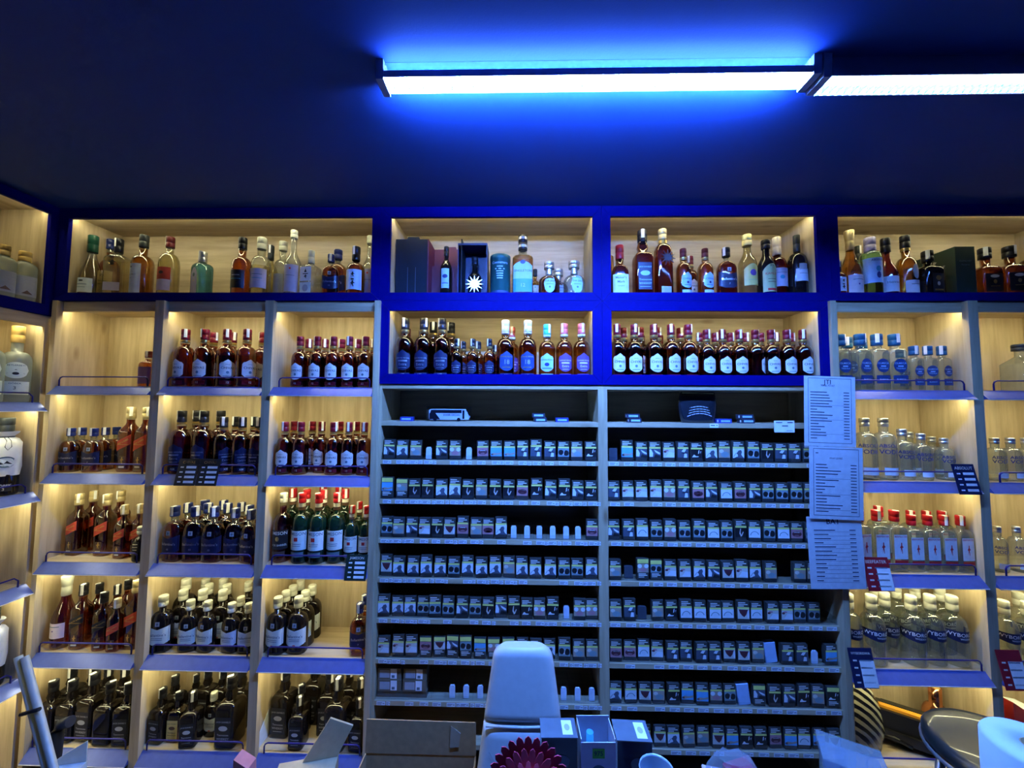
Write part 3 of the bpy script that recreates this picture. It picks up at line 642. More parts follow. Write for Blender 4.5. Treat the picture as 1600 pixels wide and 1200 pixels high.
one('martell', 'cognac bottle with white-topped black cap and pale oval', .311, .043, .42, .64, .016, 'round', 'gold', ('blackc', .80, 1.25), ((.09, .02, .24, 'lblue', 'rect', (('#r.025x.0015', 0, .7, 'mid'),)), (.034, .26, .50, 'greyl', 'oval', ())), name='cognac_bottle', stamp=1, bands=((.74, .79, 'gold', 1.15),))
one('black_crest_dark', 'black square bottle with crest label before the green carton', .228, .052, .54, .66, .017, 'round', 'black', ('blackc', .76, 1.35), ((.06, .05, .46, 'black', 'rect', (('#o.014x.012', 0, .75, 'gold'), ('#o.008x.010', 0, .45, 'cream'), ('#r.022x.004', 0, .12, 'gold'))),), name='whiskey_bottle', asp=.8, ex=5, stamp=1)
one('amber_crest', 'amber square bottle with black crest label', .25, .048, .52, .62, .018, 'round', 'amber', ('blackc', .78, 1.35), ((.075, .08, .44, 'black', 'rect', (('#o.02x.008', 0, .85, 'cream'), ('#o.008x.010', 0, .55, 'gold'), ('#r.02x.0015', 0, .3, 'gold'))),), name='bourbon_bottle', asp=.8, ex=5, stamp=1)
one('dark_big', 'big round dark bottle with black collar', .304, .062, .42, .66, .020, 'round', 'deep', ('blackc', .74, 1.25), (), name='brandy_bottle', stamp=1)
one('purple_label', 'single amber bottle with purple label', .186, .036, .62, .72, .013, 'round', 'amber', ('maroonc', .82, 1.2), ((.07, .1, .56, 'purple', 'rect', ()),), stamp=1, asp=.7, ex=4)
one('round_cream', 'small round black bottle with cream stopper', .161, .036, .45, .70, .014, 'round', 'black', ('whitec', .78, 1.5), ((.035, .2, .6, 'black', 'rect', (('#r.012x.002', 0, .8, 'cream'), ('#r.012x.002', 0, .6, 'cream'), ('#r.010x.002', 0, .4, 'cream'))),))
one('champagne_rose', 'rose sparkling wine bottle with silver foil and pink label', .331, .046, .38, .72, .0165, 's', 'wine', ('whitec', .72, 1.15), ((.088, .16, .37, 'pinkw', 'rect', (('#r.026x.0018', 0, .78, 'mid'), ('#o.004x.003', 0, .5, 'purple'))),), name='wine_bottle', ctop=.2)
one('square_clear', 'angular clear bottle with violet-edged stopper', .234, .055, .58, .74, .022, 'lin', 'vodka', ('greyc', .86, 1.4), ((.05, .3, .6, 'purple', 'rect', ()),), name='vodka_bottle', ex=6)
one('raki_clear', 'frosted clear bottle with cork-coloured cap', .27, .043, .66, .78, .020, 'round', 'frost', ('corkc', .80, 1.2), ((.085, .1, .5, 'greyl', 'rect', (('#t.02x.01', 0, .2, 'brown'),)),), name='raki_bottle', asp=.8, ex=4)
one('raki_oval', 'clear raki bottle with oval mountain label and gold cap', .34, .046, .54, .66, .018, 'round', 'frost', ('corkc', .78, 1.15), ((.080, .31, .52, 'paleg', 'oval', (('BEYLERBEYI', .010, .80, 'mid'), ('#t.026x.010', 0, .42, 'black'), ('#o.010x.006', 0, .3, 'black'))), (.094, .10, .27, 'paleg', 'rect', (('GÖBEK', .011, .85, 'mid'), ('3', .02, .5, 'mid'), ('#r.03x.001', 0, .2, 'mid')))), name='raki_bottle')
one('raki_bagged', 'dark raki bottle wrapped in a white tied cloth', .335, .046, .58, .70, .020, 'round', 'black', ('greyc', .82, 1.2), ((.05, .06, .15, 'black', 'rect', (('GÖBEK', .013, .8, 'cream'), ('3', .016, .3, 'cream'))),), name='raki_bottle')

# bottles on each shelf: floor height, then (kind, x, y, scale, turn in degrees)
D = {}
D['UL'] = 2.352, [('green_cap',-2.23, 0.063, 1.008, 0),('rose_navy',-2.234, 0.152, 1.004, 10),('black_crest',-2.12, 0.09, 1.003, 10),('grey_cap_white',-1.966, 0.07, 1.007, -20),('red_vista',-1.826, 0.07, 0.998, 0),('blue_gin',-1.65, 0.07, 0.998, -25),('black_label_amber',-1.442, 0.07, 1.0, 0),('grey_label_clear',-1.341, 0.07, 0.999, 10),('dark_slim',-1.353, 0.16, 1.007, 6),('clear_cork',-1.274, 0.14, 1.005, -4),('clear_tall',-1.18, 0.08, 1.056, 10),('square_gin',-1.08, 0.07, 1.0, -8),('navy12',-0.971, 0.06, 0.993, 10),('navy12',-0.979, 0.15, 1.269, -8),('calligraphy',-0.843, 0.062, 1.001, 3),('clear_tall',-0.808, 0.15, 1.056, 6)]
D['UM1'] = 2.352, [('singleton',0.011, 0.08, 0.999, 0),('tequila_dark',0.145, 0.072, 0.961, 0),('tequila_clear',0.273, 0.08, 0.999, 10),('tequila_dark',0.202, 0.18, 0.961, 0),('grey_cap_white',0.079, 0.2, 0.586, 0)]
D['UM2'] = 2.352, [('makers',0.5, 0.06, 1.001, -4),('jack_big',0.617, 0.07, 1.0, 0),('star_brandy',0.72, 0.07, 1.001, 6),('chivas_silver',0.822, 0.07, 0.992, 10),('chivas12',0.91, 0.19, 0.825, 3),('chivas_silver',0.931, 0.07, 0.992, 10),('ball7',1.031, 0.06, 0.999, 0),('havana',1.145, 0.075, 1.0, 6),('kahlua',1.227, 0.058, 0.998, 6),('beige_neck',1.303, 0.089, 0.999, -4),('wine',1.384, 0.063, 0.998, 3)]
D['UR'] = 2.352, [('calligraphy',1.573, 0.05, 0.67, 0),('champagne_gold',1.652, 0.071, 1.0, 0),('dark_slim',1.788, 0.18, 0.995, -4),('absinth',1.742, 0.061, 1.0, 0),('hennessy',1.828, 0.071, 1.0, 3),('martell',1.923, 0.07, 1.0, 10),('black_crest_dark',2.019, 0.06, 1.0, 6),('amber_crest',2.317, 0.077, 0.998, -4),('amber_crest',2.413, 0.058, 0.998, -8),('dark_big',2.557, 0.08, 0.998, -4)]
D['ML'] = 1.926, [('chivas_extra',-0.582, 0.065, 1.015, 3),('chivas_extra',-0.488, 0.065, 1.015, -8),('chivas_extra',-0.394, 0.065, 1.015, 0),('chivas_extra',-0.46, 0.155, 1.015, 3),('chivas_extra',-0.367, 0.164, 1.015, 10),('chivas12s',-0.598, 0.152, 1.123, -8),('chivas12s',-0.533, 0.205, 1.123, 0),('chivas_extra_s',-0.317, 0.049, 1.167, 3),('chivas_extra_s',-0.236, 0.05, 1.167, -8),('chivas_extra_s',-0.153, 0.05, 1.167, 3),('chivas_extra_s',-0.295, 0.131, 1.167, 3),('chivas_extra_s',-0.217, 0.135, 1.167, 0),('chivas_extra_s',-0.133, 0.135, 1.06, 6),('chivas18',-0.074, 0.063, 1.013, 10),('chivas18',0.038, 0.063, 1.013, -4),('chivas_rose',-0.044, 0.146, 1.006, 6),('chivas_cyan',0.134, 0.06, 0.993, -4),('chivas_rose',0.22, 0.06, 1.006, 3),('chivas_rose',0.306, 0.06, 1.006, 6)]
D['MR'] = 1.926, [('chivas12',0.483, 0.06, 0.915, 6),('chivas12',0.568, 0.06, 0.915, -4),('chivas12',0.665, 0.06, 0.915, 3),('chivas12',0.75, 0.06, 0.915, 10),('chivas12',0.835, 0.06, 0.915, 6),('chivas12b',0.923, 0.056, 1.143, 0),('chivas12b',1.002, 0.056, 1.143, 0),('chivas12b',1.082, 0.056, 1.143, -8),('chivas12b',1.16, 0.056, 1.143, 55),('chivas12b',1.237, 0.056, 1.143, -8),('chivas12b',1.314, 0.056, 1.143, 0),('chivas12b',1.391, 0.056, 1.143, 6),('chivas12',0.538, 0.144, 0.915, 0),('chivas12',0.622, 0.134, 0.915, 0),('chivas12',0.713, 0.137, 0.915, -4),('chivas12',0.831, 0.145, 0.915, 6),('chivas12b',0.926, 0.135, 1.143, 3),('chivas12b',1.004, 0.135, 1.143, -4),('chivas12b',1.082, 0.135, 1.143, 3),('chivas12b',1.16, 0.135, 1.143, 0),('chivas12b',1.237, 0.135, 1.143, 6),('chivas12b',1.314, 0.135, 1.143, 10),('chivas12b',1.391, 0.135, 1.143, 3),('chivas12b',0.652, 0.209, 1.143, 6),('chivas12b',0.75, 0.209, 1.143, 10)]
D['L1R1'] = 1.884, [('purple_label',-1.905, 0.07, 0.998, 0)]
D['L1R2'] = 1.459, [('ball_navy_s',-2.259, 0.05, 0.99, 10),('ball_navy_s',-2.261, 0.1, 0.99, 10),('ball_navy_s',-2.141, 0.05, 0.99, 6),('ball_navy_s',-2.159, 0.12, 0.99, 10),('ball_navy_s',-2.154, 0.17, 0.99, 0),('red_lab',-1.987, 0.08, 1.032, 0),('red_lab',-1.904, 0.08, 1.032, -4)]
D['L1R3'] = 1.038, [('red_lab',-2.25, 0.1, 0.955, -8),('red_lab',-2.255, 0.17, 0.955, 3),('red_lab',-2.104, 0.1, 0.955, 0),('red_lab',-2.118, 0.18, 0.955, 10),('red_lab_s',-1.977, 0.068, 1.007, -4),('red_lab_s',-1.917, 0.087, 1.007, -4),('round_cream',-1.855, 0.042, 1.003, 0)]
D['L1R4'] = 0.618, [('champagne_rose',-2.237, 0.06, 1.0, -4),('black_lab',-2.139, 0.05, 1.08, 3),('black_lab',-2.147, 0.13, 0.959, 0),('black_lab',-2.022, 0.04, 0.959, 10),('red_lab_s',-1.946, 0.031, 0.939, 10),('black_lab',-2.04, 0.117, 0.959, 10),('black_lab',-2.042, 0.173, 0.959, -8),('red_lab',-1.88, 0.06, 0.999, -4)]
D['L1R5'] = 0.19, [('jack',-2.256, 0.05, 0.987, -4),('jack',-2.169, 0.058, 0.987, 0),('jack',-2.079, 0.072, 1.082, -4),('jack',-1.973, 0.05, 0.987, 90),('jack',-1.878, 0.048, 0.987, 3),('jack',-2.275, 0.145, 0.987, 10),('jack',-2.189, 0.166, 0.987, 0),('jack',-2.103, 0.16, 0.987, 0),('jack',-2.017, 0.16, 0.987, -8)]
D['L2R1'] = 1.884, [('chivas12',-1.704, 0.055, 0.956, -8),('chivas12',-1.601, 0.052, 0.956, 6),('chivas12',-1.626, 0.138, 0.956, 35),('chivas12',-1.488, 0.054, 0.956, 48),('chivas12',-1.522, 0.136, 0.956, 3),('chivas12',-1.383, 0.052, 0.956, 60),('chivas12',-1.36, 0.138, 0.956, -4)]
D['L2R2'] = 1.459, [('chivas_extra',-1.697, 0.052, 0.995, 6),('chivas_extra',-1.697, 0.144, 0.995, -8),('chivas_extra',-1.583, 0.052, 0.995, 0),('chivas_extra',-1.57, 0.143, 0.995, 3),('chivas_extra_m',-1.483, 0.053, 0.993, 60),('chivas_extra_m',-1.483, 0.137, 0.993, -8),('chivas_extra_m',-1.388, 0.053, 0.993, 40),('chivas_extra_m',-1.385, 0.137, 0.993, 6),('chivas_extra_m',-1.305, 0.055, 0.993, 0)]
D['L2R3'] = 1.038, [('ball10',-1.698, 0.044, 0.981, -8),('ball10',-1.687, 0.105, 0.981, 0),('ball10',-1.596, 0.045, 0.981, 6),('ball10',-1.649, 0.165, 0.981, 3),('ball10',-1.583, 0.105, 0.981, 6),('ball10',-1.498, 0.041, 0.981, 3),('ball10',-1.551, 0.166, 0.981, -8),('ball10',-1.483, 0.107, 0.981, -8),('ball10s',-1.403, 0.056, 1.02, 10),('ball10s',-1.456, 0.166, 1.02, 10),('ball10s',-1.376, 0.115, 1.02, 3),('ball10s',-1.31, 0.035, 1.02, -8)]
D['L2R4'] = 0.618, [('ballf',-1.724, 0.035, 1.002, 6),('ballf',-1.678, 0.094, 1.002, -4),('ballf',-1.719, 0.156, 1.103, 10),('ballf',-1.668, 0.218, 1.002, 0),('ballf',-1.595, 0.042, 0.909, 10),('ballf',-1.583, 0.099, 1.002, 0),('ballf',-1.601, 0.158, 1.002, 10),('ballf',-1.572, 0.218, 1.002, 0),('ballf',-1.508, 0.041, 0.902, -8),('ballf',-1.48, 0.098, 1.002, 0),('ballf',-1.505, 0.157, 1.002, -8),('ballfs',-1.389, 0.04, 1.038, -8),('ballfs',-1.389, 0.1, 1.038, -8),('ballfs',-1.428, 0.208, 1.153, 10),('ballfs',-1.305, 0.04, 1.038, 10)]
D['L2R5'] = 0.19, [('jack_s',-1.724, 0.06, 1.024, -8),('jack',-1.732, 0.137, 0.898, 0),('jack',-1.679, 0.203, 0.759, 6),('jack_honey',-1.65, 0.07, 0.996, 0),('jack_s',-1.56, 0.043, 1.024, 10),('ballf',-1.497, 0.094, 0.772, 0),('jack',-1.38, 0.054, 1.131, 0),('jack',-1.607, 0.19, 0.898, -4),('jack',-1.528, 0.19, 0.898, -8),('jack_single',-1.4, 0.148, 1.004, 3)]
D['L3R1'] = 1.884, [('chivas12b',-1.111, 0.055, 1.16, 0),('chivas12b',-1.113, 0.135, 1.16, 0),('chivas12b',-1.023, 0.055, 1.16, 0),('chivas12b',-1.024, 0.135, 1.16, 0),('chivas12b',-0.941, 0.055, 1.16, 3),('chivas12b',-0.936, 0.135, 1.16, 6),('chivas12b',-0.859, 0.055, 1.16, 6),('chivas12b',-0.851, 0.135, 1.16, 6),('chivas12b',-0.777, 0.055, 1.16, 3),('chivas12b',-0.769, 0.135, 1.16, 10)]
D['L3R2'] = 1.459, [('chivas12c',-1.172, 0.055, 1.001, 6),('chivas12c',-1.174, 0.135, 1.001, -4),('chivas12c',-1.091, 0.055, 1.001, 3),('chivas12c',-1.078, 0.136, 1.001, 10),('chivas12c',-1.01, 0.099, 1.001, -4),('chivas12c',-0.927, 0.055, 1.001, 10),('chivas12c',-0.932, 0.135, 1.001, -8),('chivas12c',-0.849, 0.055, 1.001, 10),('chivas12c',-0.845, 0.135, 1.001, 3),('chivas12c',-0.772, 0.055, 1.001, 10)]
D['L3R3'] = 1.038, [('jameson_black',-1.168, 0.06, 1.0, 0),('jameson',-1.176, 0.153, 0.996, 6),('jameson',-1.07, 0.052, 0.996, -4),('jameson',-1.093, 0.134, 0.996, -4),('jameson',-0.985, 0.048, 0.996, -4),('jameson',-1.004, 0.131, 0.996, 0),('jameson',-0.901, 0.061, 0.996, 0),('jameson',-0.899, 0.147, 0.996, 6),('jameson_s',-0.824, 0.06, 1.0, 0),('jameson_s',-0.821, 0.14, 1.0, 10),('jameson_s',-0.753, 0.06, 1.0, 0),('jameson',-1.046, 0.205, 0.996, 10),('jameson',-0.961, 0.205, 0.996, 0)]
D['L3R4'] = 0.618, [('ballf',-1.164, 0.039, 1.001, -8),('ballf',-1.162, 0.099, 1.001, 3),('ballf',-1.161, 0.158, 1.001, 6),('ballf',-1.157, 0.218, 1.001, 10),('ballf',-1.066, 0.045, 1.001, 0),('ballf',-1.067, 0.105, 1.001, -8),('ballf',-1.065, 0.165, 1.001, 6),('ball_navy_amber',-0.763, 0.04, 0.991, 10),('ball_navy_amber',-0.771, 0.12, 0.991, 10)]
D['L3R5'] = 0.19, [('jack_big2',-1.16, 0.12, 0.991, -4),('jack_s',-1.044, 0.047, 0.968, 0),('jack',-1.074, 0.118, 0.836, -8),('jack_big2',-1.05, 0.2, 0.991, -4),('jack',-0.861, 0.054, 1.146, -4),('jack',-0.943, 0.132, 1.039, 0),('jack',-0.875, 0.207, 0.944, 6),('jack',-0.785, 0.13, 0.944, 0),('jack_s',-0.755, 0.041, 0.968, -4)]
D['R1R1'] = 1.884, [('olmeca',1.583, 0.073, 0.98, 0),('olmeca',1.667, 0.057, 0.98, 10),('olmeca',1.767, 0.161, 0.98, -4),('olmeca',1.752, 0.06, 0.98, 0),('olmeca',1.836, 0.06, 0.98, -4),('olmeca_s',1.927, 0.06, 0.997, 6),('olmeca_s',1.994, 0.06, 0.997, -8),('olmeca_s',2.061, 0.06, 0.997, 10),('olmeca',1.683, 0.149, 0.98, -8),('olmeca_s',1.96, 0.16, 0.997, -4)]
D['R1R2'] = 1.459, [('absolut',1.682, 0.07, 1.014, -8),('absolut',1.773, 0.07, 1.014, 0),('absolut_m',1.86, 0.07, 1.03, 0),('absolut_m',1.939, 0.06, 0.943, -4),('absolut_s',2.057, 0.07, 0.985, 6),('absolut_s',2.094, 0.16, 0.985, 0),('absolut_m',1.993, 0.17, 0.943, 10)]
D['R1R3'] = 1.038, [('beef',1.619, 0.05, 0.99, 10),('beef',1.701, 0.05, 0.99, 0),('beef',1.783, 0.05, 0.99, 0),('beef_s',1.862, 0.05, 0.994, 0),('beef_s',1.938, 0.05, 0.994, 0),('beef_s',2.014, 0.05, 0.994, 0),('beef_s',2.091, 0.05, 0.994, 3),('beef',1.784, 0.13, 0.99, 0),('beef_s',1.94, 0.13, 0.994, 3),('beef_s',2.016, 0.13, 0.994, 10),('beef_s',2.092, 0.13, 0.994, 0)]
D['R1R4'] = 0.618, [('wyb',1.565, 0.066, 1.007, 0),('wyb',1.662, 0.054, 1.007, 3),('wyb',1.754, 0.088, 1.007, 6),('wyb',1.845, 0.054, 1.007, -8),('wyb',1.943, 0.064, 1.007, 3),('wyb',2.04, 0.059, 1.007, 3),('wyb',1.793, 0.178, 1.007, -8),('wyb',1.89, 0.174, 1.007, 10),('wyb',1.988, 0.179, 1.007, -4),('wyb',2.082, 0.151, 1.007, -4)]
D['R2R1'] = 1.884, [('square_clear',2.452, 0.07, 0.998, 0)]
D['R2R2'] = 1.459, [('absolut_s',2.285, 0.06, 1.002, 0),('absolut_s',2.359, 0.06, 1.002, 10),('absolut_s',2.432, 0.06, 1.002, 0)]
D['R2R3'] = 1.038, [('absolut',2.27, 0.06, 0.713, -4),('absolut',2.359, 0.06, 0.713, 3)]
D['R2R4'] = 0.618, [('wyb',2.282, 0.064, 0.941, 0),('wyb',2.373, 0.051, 0.941, 0),('wyb',2.457, 0.15, 0.941, 0)]
PLACE = {'UL': 'blue corner box', 'UM1': 'gift-box shelf', 'UM2': 'star-bottle box', 'UR': 'green-carton box',
         'ML': 'mixed whisky box', 'MR': 'burgundy-cap box'}
for c, n in (('L1', 'corner cabinet'), ('L2', 'second cabinet'), ('L3', 'third cabinet'), ('R1', 'vodka cabinet'), ('R2', 'far end cabinet')):
    for r in range(5): PLACE['%sR%d' % (c, r + 1)] = '%s shelf, %s' % (('top', 'second', 'third', 'fourth', 'bottom')[r], n)
LOOSE = set('with and of a in the before from red navy cream white blue dark slanted black silver royal pale to'.split())
def short(d, n):
    d = d.split()[:n]
    while d[-1] in LOOSE: d.pop()
    return ' '.join(d)
for cell, (z, rows) in D.items():
    line = {'front': [], 'back': []}
    for r in sorted(rows, key=lambda r: r[1]): line['front' if r[2] < .10 else 'back'].append(r)
    room = 16 - len(PLACE[cell].split())
    descs = {r[0]: SPEC[r[0]]['desc'] for r in rows}
    for nm, rr in line.items():
        for r in rr:
            key, x, y, sc, rz = r
            full = [q for q in rows if SPEC[q[0]]['desc'] == SPEC[key]['desc']]
            if len(full) == 1: lab = '%s, %s' % (short(descs[key], room), PLACE[cell])
            else:
                sd = short(descs[key], room - 6); same = [q for q in rr if short(descs[q[0]], room - 6) == sd]
                pos = ORD[same.index(r)] + ' from left, %s row' % nm if len(same) > 1 else 'only one in %s row' % nm
                lab = '%s, %s, %s' % (sd, pos, PLACE[cell])
            tag(place_bottle(key, x, y, z, sc, math.radians(rz)), lab, 'bottle', 'bottles, ' + PLACE[cell])
# emblem on the brandy bottle in the blue box
def star(r0, r1, n, th, m, name, parent, loc, rx=0):
    pts = [((r1 if i % 2 == 0 else r0) * math.sin(PI * i / n), (r1 if i % 2 == 0 else r0) * math.cos(PI * i / n)) for i in range(2 * n)]
    mb = MB(); mb.prism(pts, 1, -th, 0, m)
    return mb.build(name, parent, loc=loc)
for o in list(COL.objects):
    if o.name.startswith('brandy_bottle') and o.get('label', '').startswith('brandy bottle with gold cap'):
        star(.016, .040, 11, .006, col('dark_pewter', (.14, .14, .18), .35, metal=.7), 'star_emblem', o, (.006, -.0365, .19))
# side wall bottles
def side_bottle(key, x, y, z, sc, rz, lab):
    return tag(place_bottle(key, x, y, z, sc, math.radians(rz)), lab, 'bottle', 'bottles on the side wall')
for i, y in enumerate((-.087, -.165, -.243)):
    side_bottle('raki_clear', XL - .048, y, 2.285, .90, 78, '%s frosted clear bottle from the corner in the side wall blue box' % ORD[i])
for i, y in enumerate((-.082, -.178, -.275)):
    side_bottle('raki_oval', XL - .058, y, SHL[0], 1.07, 55, '%s clear raki bottle with oval label from the corner, side wall top shelf' % ORD[i])
CLOTH = col('white_cloth', (.74, .74, .72), .85)
CORD = col('dark_cord', (.05, .06, .08), .7)
for i, (y, z) in enumerate(((-.092, SHL[1]), (-.090, SHL[3]))):
    o = side_bottle('raki_bagged', XL - .065, y, z, 1.07, 58, 'raki bottle in white tied cloth, side wall %s shelf' % ('second' if i == 0 else 'fourth'))
    rings = []
    for zz, rr in ((.085, .0472), (.12, .0485), (.20, .049), (.225, .046), (.243, .036), (.25, .0235), (.256, .024), (.268, .036), (.275, .039)):
        rings.append([(rr * (1 + .05 * math.sin(5 * a + zz * 60)) * math.cos(a), rr * (1 + .05 * math.sin(5 * a + zz * 60)) * math.sin(a), zz) for a in [2 * PI * k / 24 for k in range(24)]])
    cl = MB().rings(rings, CLOTH, cap0=False, cap1=False).build('cloth_bag', o)
    MB().lathe([(.249, .026), (.2545, .026)], CORD, 14).build('cord', o)
    MB().tube([(.004, -.026, .25), (.012, -.045, .236), (.014, -.052, .21), (.004, -.053, .196), (-.004, -.052, .21), (.0, -.046, .236), (-.006, -.028, .25)], .0012, CORD).build('cord_bow', o)
    emb = MB(); s = SPEC['raki_bagged']
    pts = [(.0505 * math.sin(u / .0495), -.0505 * math.cos(u / .0495), .145 + v) for u, v in [(.030 * math.cos(2 * PI * i / 20), .024 * math.sin(2 * PI * i / 20)) for i in range(20)]]
    emb.quad(pts, P['mid']); emb.build('emblem', cl)
    pts = [(.0511 * math.sin(u / .0495), -.0511 * math.cos(u / .0495), .146 + v) for u, v in [(.024 * math.cos(2 * PI * i / 20), .018 * math.sin(2 * PI * i / 20)) for i in range(20)]]
    MB().quad(pts, P['paleg']).build('emblem', cl)
    pts = [(.0516 * math.sin(u / .0495), -.0516 * math.cos(u / .0495), .142 + v) for u, v in [(-.020, -.008), (-.012, .004), (-.004, -.004), (.004, .009), (.012, .0), (.020, -.007)]]
    MB().quad(pts, BLACK).build('emblem', cl)
side_bottle('black_crest_dark', XL - .075, -.150, SHL[2], 1.2, 60, 'dark round-shouldered bottle, side wall third shelf')

# ------------------------------------------------------------------ cigarette cabinets
CZ = [1.724, 1.540, 1.353, 1.170, .988, .803, .621, .435, .249]
OAK_SHADED = wood('oak_back_shaded', 0, (.24, .16, .09), (.36, .26, .15))  # same oak, its colour darkened to stand for shade inside the cabinet
def tobacco_cabinet(x0, x1, label):
    r = tag(empty('tobacco_cabinet'), label, 'cabinet', 'oak cigarette cabinets')
    for a, b in ((x0, x0 + .022), (x1 - .022, x1)): MB().box(a, b, -.004, .29, 0, 1.9035, oak_z).build('side_panel', r)
    MB().box(x0 + .022, x1 - .022, .28, .29, .05, 1.88, OAK_SHADED).build('back_panel', r)
    MB().box(x0 + .022, x1 - .022, -.004, .28, 1.882, 1.9035, oak_x).build('top_board', r)
    sh = [MB().box(x0 + .022, x1 - .022, -.003, .28, z - .021, z, oak_x).build('shelf', r) for z in CZ]
    return r, sh
TC1, TS1 = tobacco_cabinet(-.690, .395, 'oak cigarette cabinet behind the white chair')
TC2, TS2 = tobacco_cabinet(.395, 1.488, 'oak cigarette cabinet with the price sheets hung on its edge')

# packs: body with health warning face and small white print
PW, PD, PH = .0545, .024, .089
PK = {
 'body': col('olive_dark_pack', (.045, .045, .042), .35), 'yel': col('yellow_stripe', (.80, .78, .20), .45), 'ink': WHITE,
 'w': col('warning_white', (.72, .76, .80), .45), 'k': col('warning_black', (.012, .013, .016), .4), 'n': col('warning_slate', (.07, .09, .13), .45), 's': col('warning_sky', (.12, .42, .72), .45),
 'p': col('warning_pink', (.48, .22, .24), .45), 'd': col('warning_maroon', (.10, .025, .035), .45), 't': col('warning_tan', (.42, .32, .24), .45), 'g': col('warning_teal', (.22, .32, .34), .45), 'b': col('warning_pale', (.62, .60, .54), .45),
 'lb': col('pale_blue_pack', (.40, .55, .78), .4),
}
def ell(cx, cy, a, b, n=12, t0=0, t1=2 * PI): return [(cx + a * math.cos(t0 + (t1 - t0) * i / n), cy + b * math.sin(t0 + (t1 - t0) * i / n)) for i in range(n if t1 - t0 > 6 else n + 1)]
BUST = [(.10, 0), (.30, .12), (.45, .18), (.42, .40), (.30, .50), (.40, .62), (.50, .82), (.72, .88), (.80, .66), (.74, .40), (.82, .22), (.98, 0)]
PIC = {  # background, then polygons in the unit square; what it shows
 'c': ('w', [('n', BUST), ('g', [(.03, .1), (.22, .5), (.30, .55), (.12, .15)])], 'showing a coughing person'),
 'g': ('g', [('k', ell(.26, .52, .23, .32)), ('k', ell(.74, .45, .24, .34)), ('w', [(.40, .2), (.55, .75), (.62, .72), (.52, .2)])], 'showing two dark rounds'),
 'm': ('p', [('d', ell(.5, .48, .42, .30)), ('w', [(.22, .62), (.78, .62), (.70, .72), (.30, .72)]), ('p', ell(.5, .32, .22, .10))], 'showing an open mouth'),
 'a': ('w', [('g', ell(.5, .2, .40, .52, 10, .3, PI - .1) + ell(.5, .2, .32, .44, 10, .3, PI - .1)[::-1])], 'showing a grey arc on white'),
 's': ('s', [('t', [(.02, .18), (.2, .42), (.6, .36), (.98, .48), (.98, .26), (.5, .16), (.2, .06)]), ('d', ell(.14, .22, .11, .12))], 'showing a limb on blue'),
 'k': ('k', [('w', [(.62, .45), (.66, .85), (.74, .95), (.72, .6)]), ('w', [(.84, .5), (.82, .75), (.90, .8)]), ('w', [(.08, .08), (.22, .36), (.30, .38), (.42, .22), (.68, .20), (.62, .10)])], 'showing white smoke on black'),
 'b': ('b', [('d', ell(.16, .70, .14, .12)), ('p', ell(.30, .82, .20, .10)), ('w', [(.2, .1), (.98, .05), (.98, .6), (.5, .65)])], 'showing a patient in bed'),
 'w': ('n', [('w', [(.0, .1), (.02, .9), (.14, .98), (.34, .5), (.30, .1)]), ('w', [(.42, .9), (.95, .55), (.98, .35), (.80, .40), (.55, .62)]), ('k', [(.40, 0), (.52, .4), (.98, .2), (.98, 0)])], 'showing white sleeves'),
 'n': ('n', [('w', [(.55, 0), (.62, .5), (.85, .45), (.86, 0)]), ('w', [(.35, .7), (.52, .98), (.80, .98), (.62, .62)]), ('k', [(.3, .5), (.7, .62), (.98, .55), (.6, .45)])], 'showing a standing figure'),
 't': ('t', [('w', ell(.20, .74, .20, .24)), ('w', ell(.80, .74, .20, .24)), ('p', ell(.5, .30, .34, .24))], 'showing a bare chest'),
 'e': ('b', [('d', [(.1, .95), (.9, .95), (.74, .45), (.56, .18), (.40, .3), (.2, .6)]), ('w', ell(.9, .5, .10, .4))], 'showing a dark throat'),
 'l': ('k', [('b', [(.5, .05), (.36, .4), (.44, .9), (.50, .95), (.46, .5), (.58, .15)]), ('b', [(.58, .1), (.74, .55), (.68, .6), (.52, .2)])], 'showing a pale loop on black'),
 'x': ('t', [('g', ell(.55, .35, .36, .32)), ('b', ell(.25, .7, .2, .2))], 'showing a blurred portrait'),
}
def pack_meshes(code):
    tall = code.isupper(); k = code.lower(); bg, polys, what = PIC[k]
    y = -PD / 2 - .0004; mb = MB(); hw = PW / 2 - .001
    if tall: p0, p1, s0, s1 = .032, .068, .070, .088
    else: p0, p1, s0, s1 = .016, .056, .0565, .0640
    mb.quad([(-hw, y, p0), (hw, y, p0), (hw, y, p1), (-hw, y, p1)], PK[bg])
    for m, q in polys: mb.quad([(-hw + 2 * hw * u, y - .0004, p0 + (p1 - p0) * v) for u, v in q], PK[m])
    mb.quad([(-hw, y - .0002, s0), (hw, y - .0002, s0), (hw, y - .0002, s1), (-hw, y - .0002, s1)], PK['yel'])
    tx = MB()
    for i, (zz, a, b) in enumerate(((.026, -.8, .5), (.020, -.8, .75), (.013, -.8, .2)) if tall else ((.082, -.85, .35), (.075, -.85, .75), (.0685, -.85, .1))):
        tx.quad([(a * hw, y, zz - .0016), (b * hw, y, zz - .0016), (b * hw, y, zz + .0016), (a * hw, y, zz + .0016)], PK['ink'])
    return mb.mesh('health_warning'), tx.mesh('lettering'), what + (' under yellow' if tall else '')
def bevel_box(mb, w, d, h, m, e=.0022, z0=0):
    q = [(-w / 2 + e, -d / 2), (w / 2 - e, -d / 2), (w / 2, -d / 2 + e), (w / 2, d / 2 - e), (w / 2 - e, d / 2), (-w / 2 + e, d / 2), (-w / 2, d / 2 - e), (-w / 2, -d / 2 + e)]
    return mb.prism(q, 2, z0, z0 + h, m)
PACKBODY = bevel_box(MB(), PW, PD, PH, PK['body']).mesh('cigarette_pack')
PM = {}
TRAYM = ACRYL
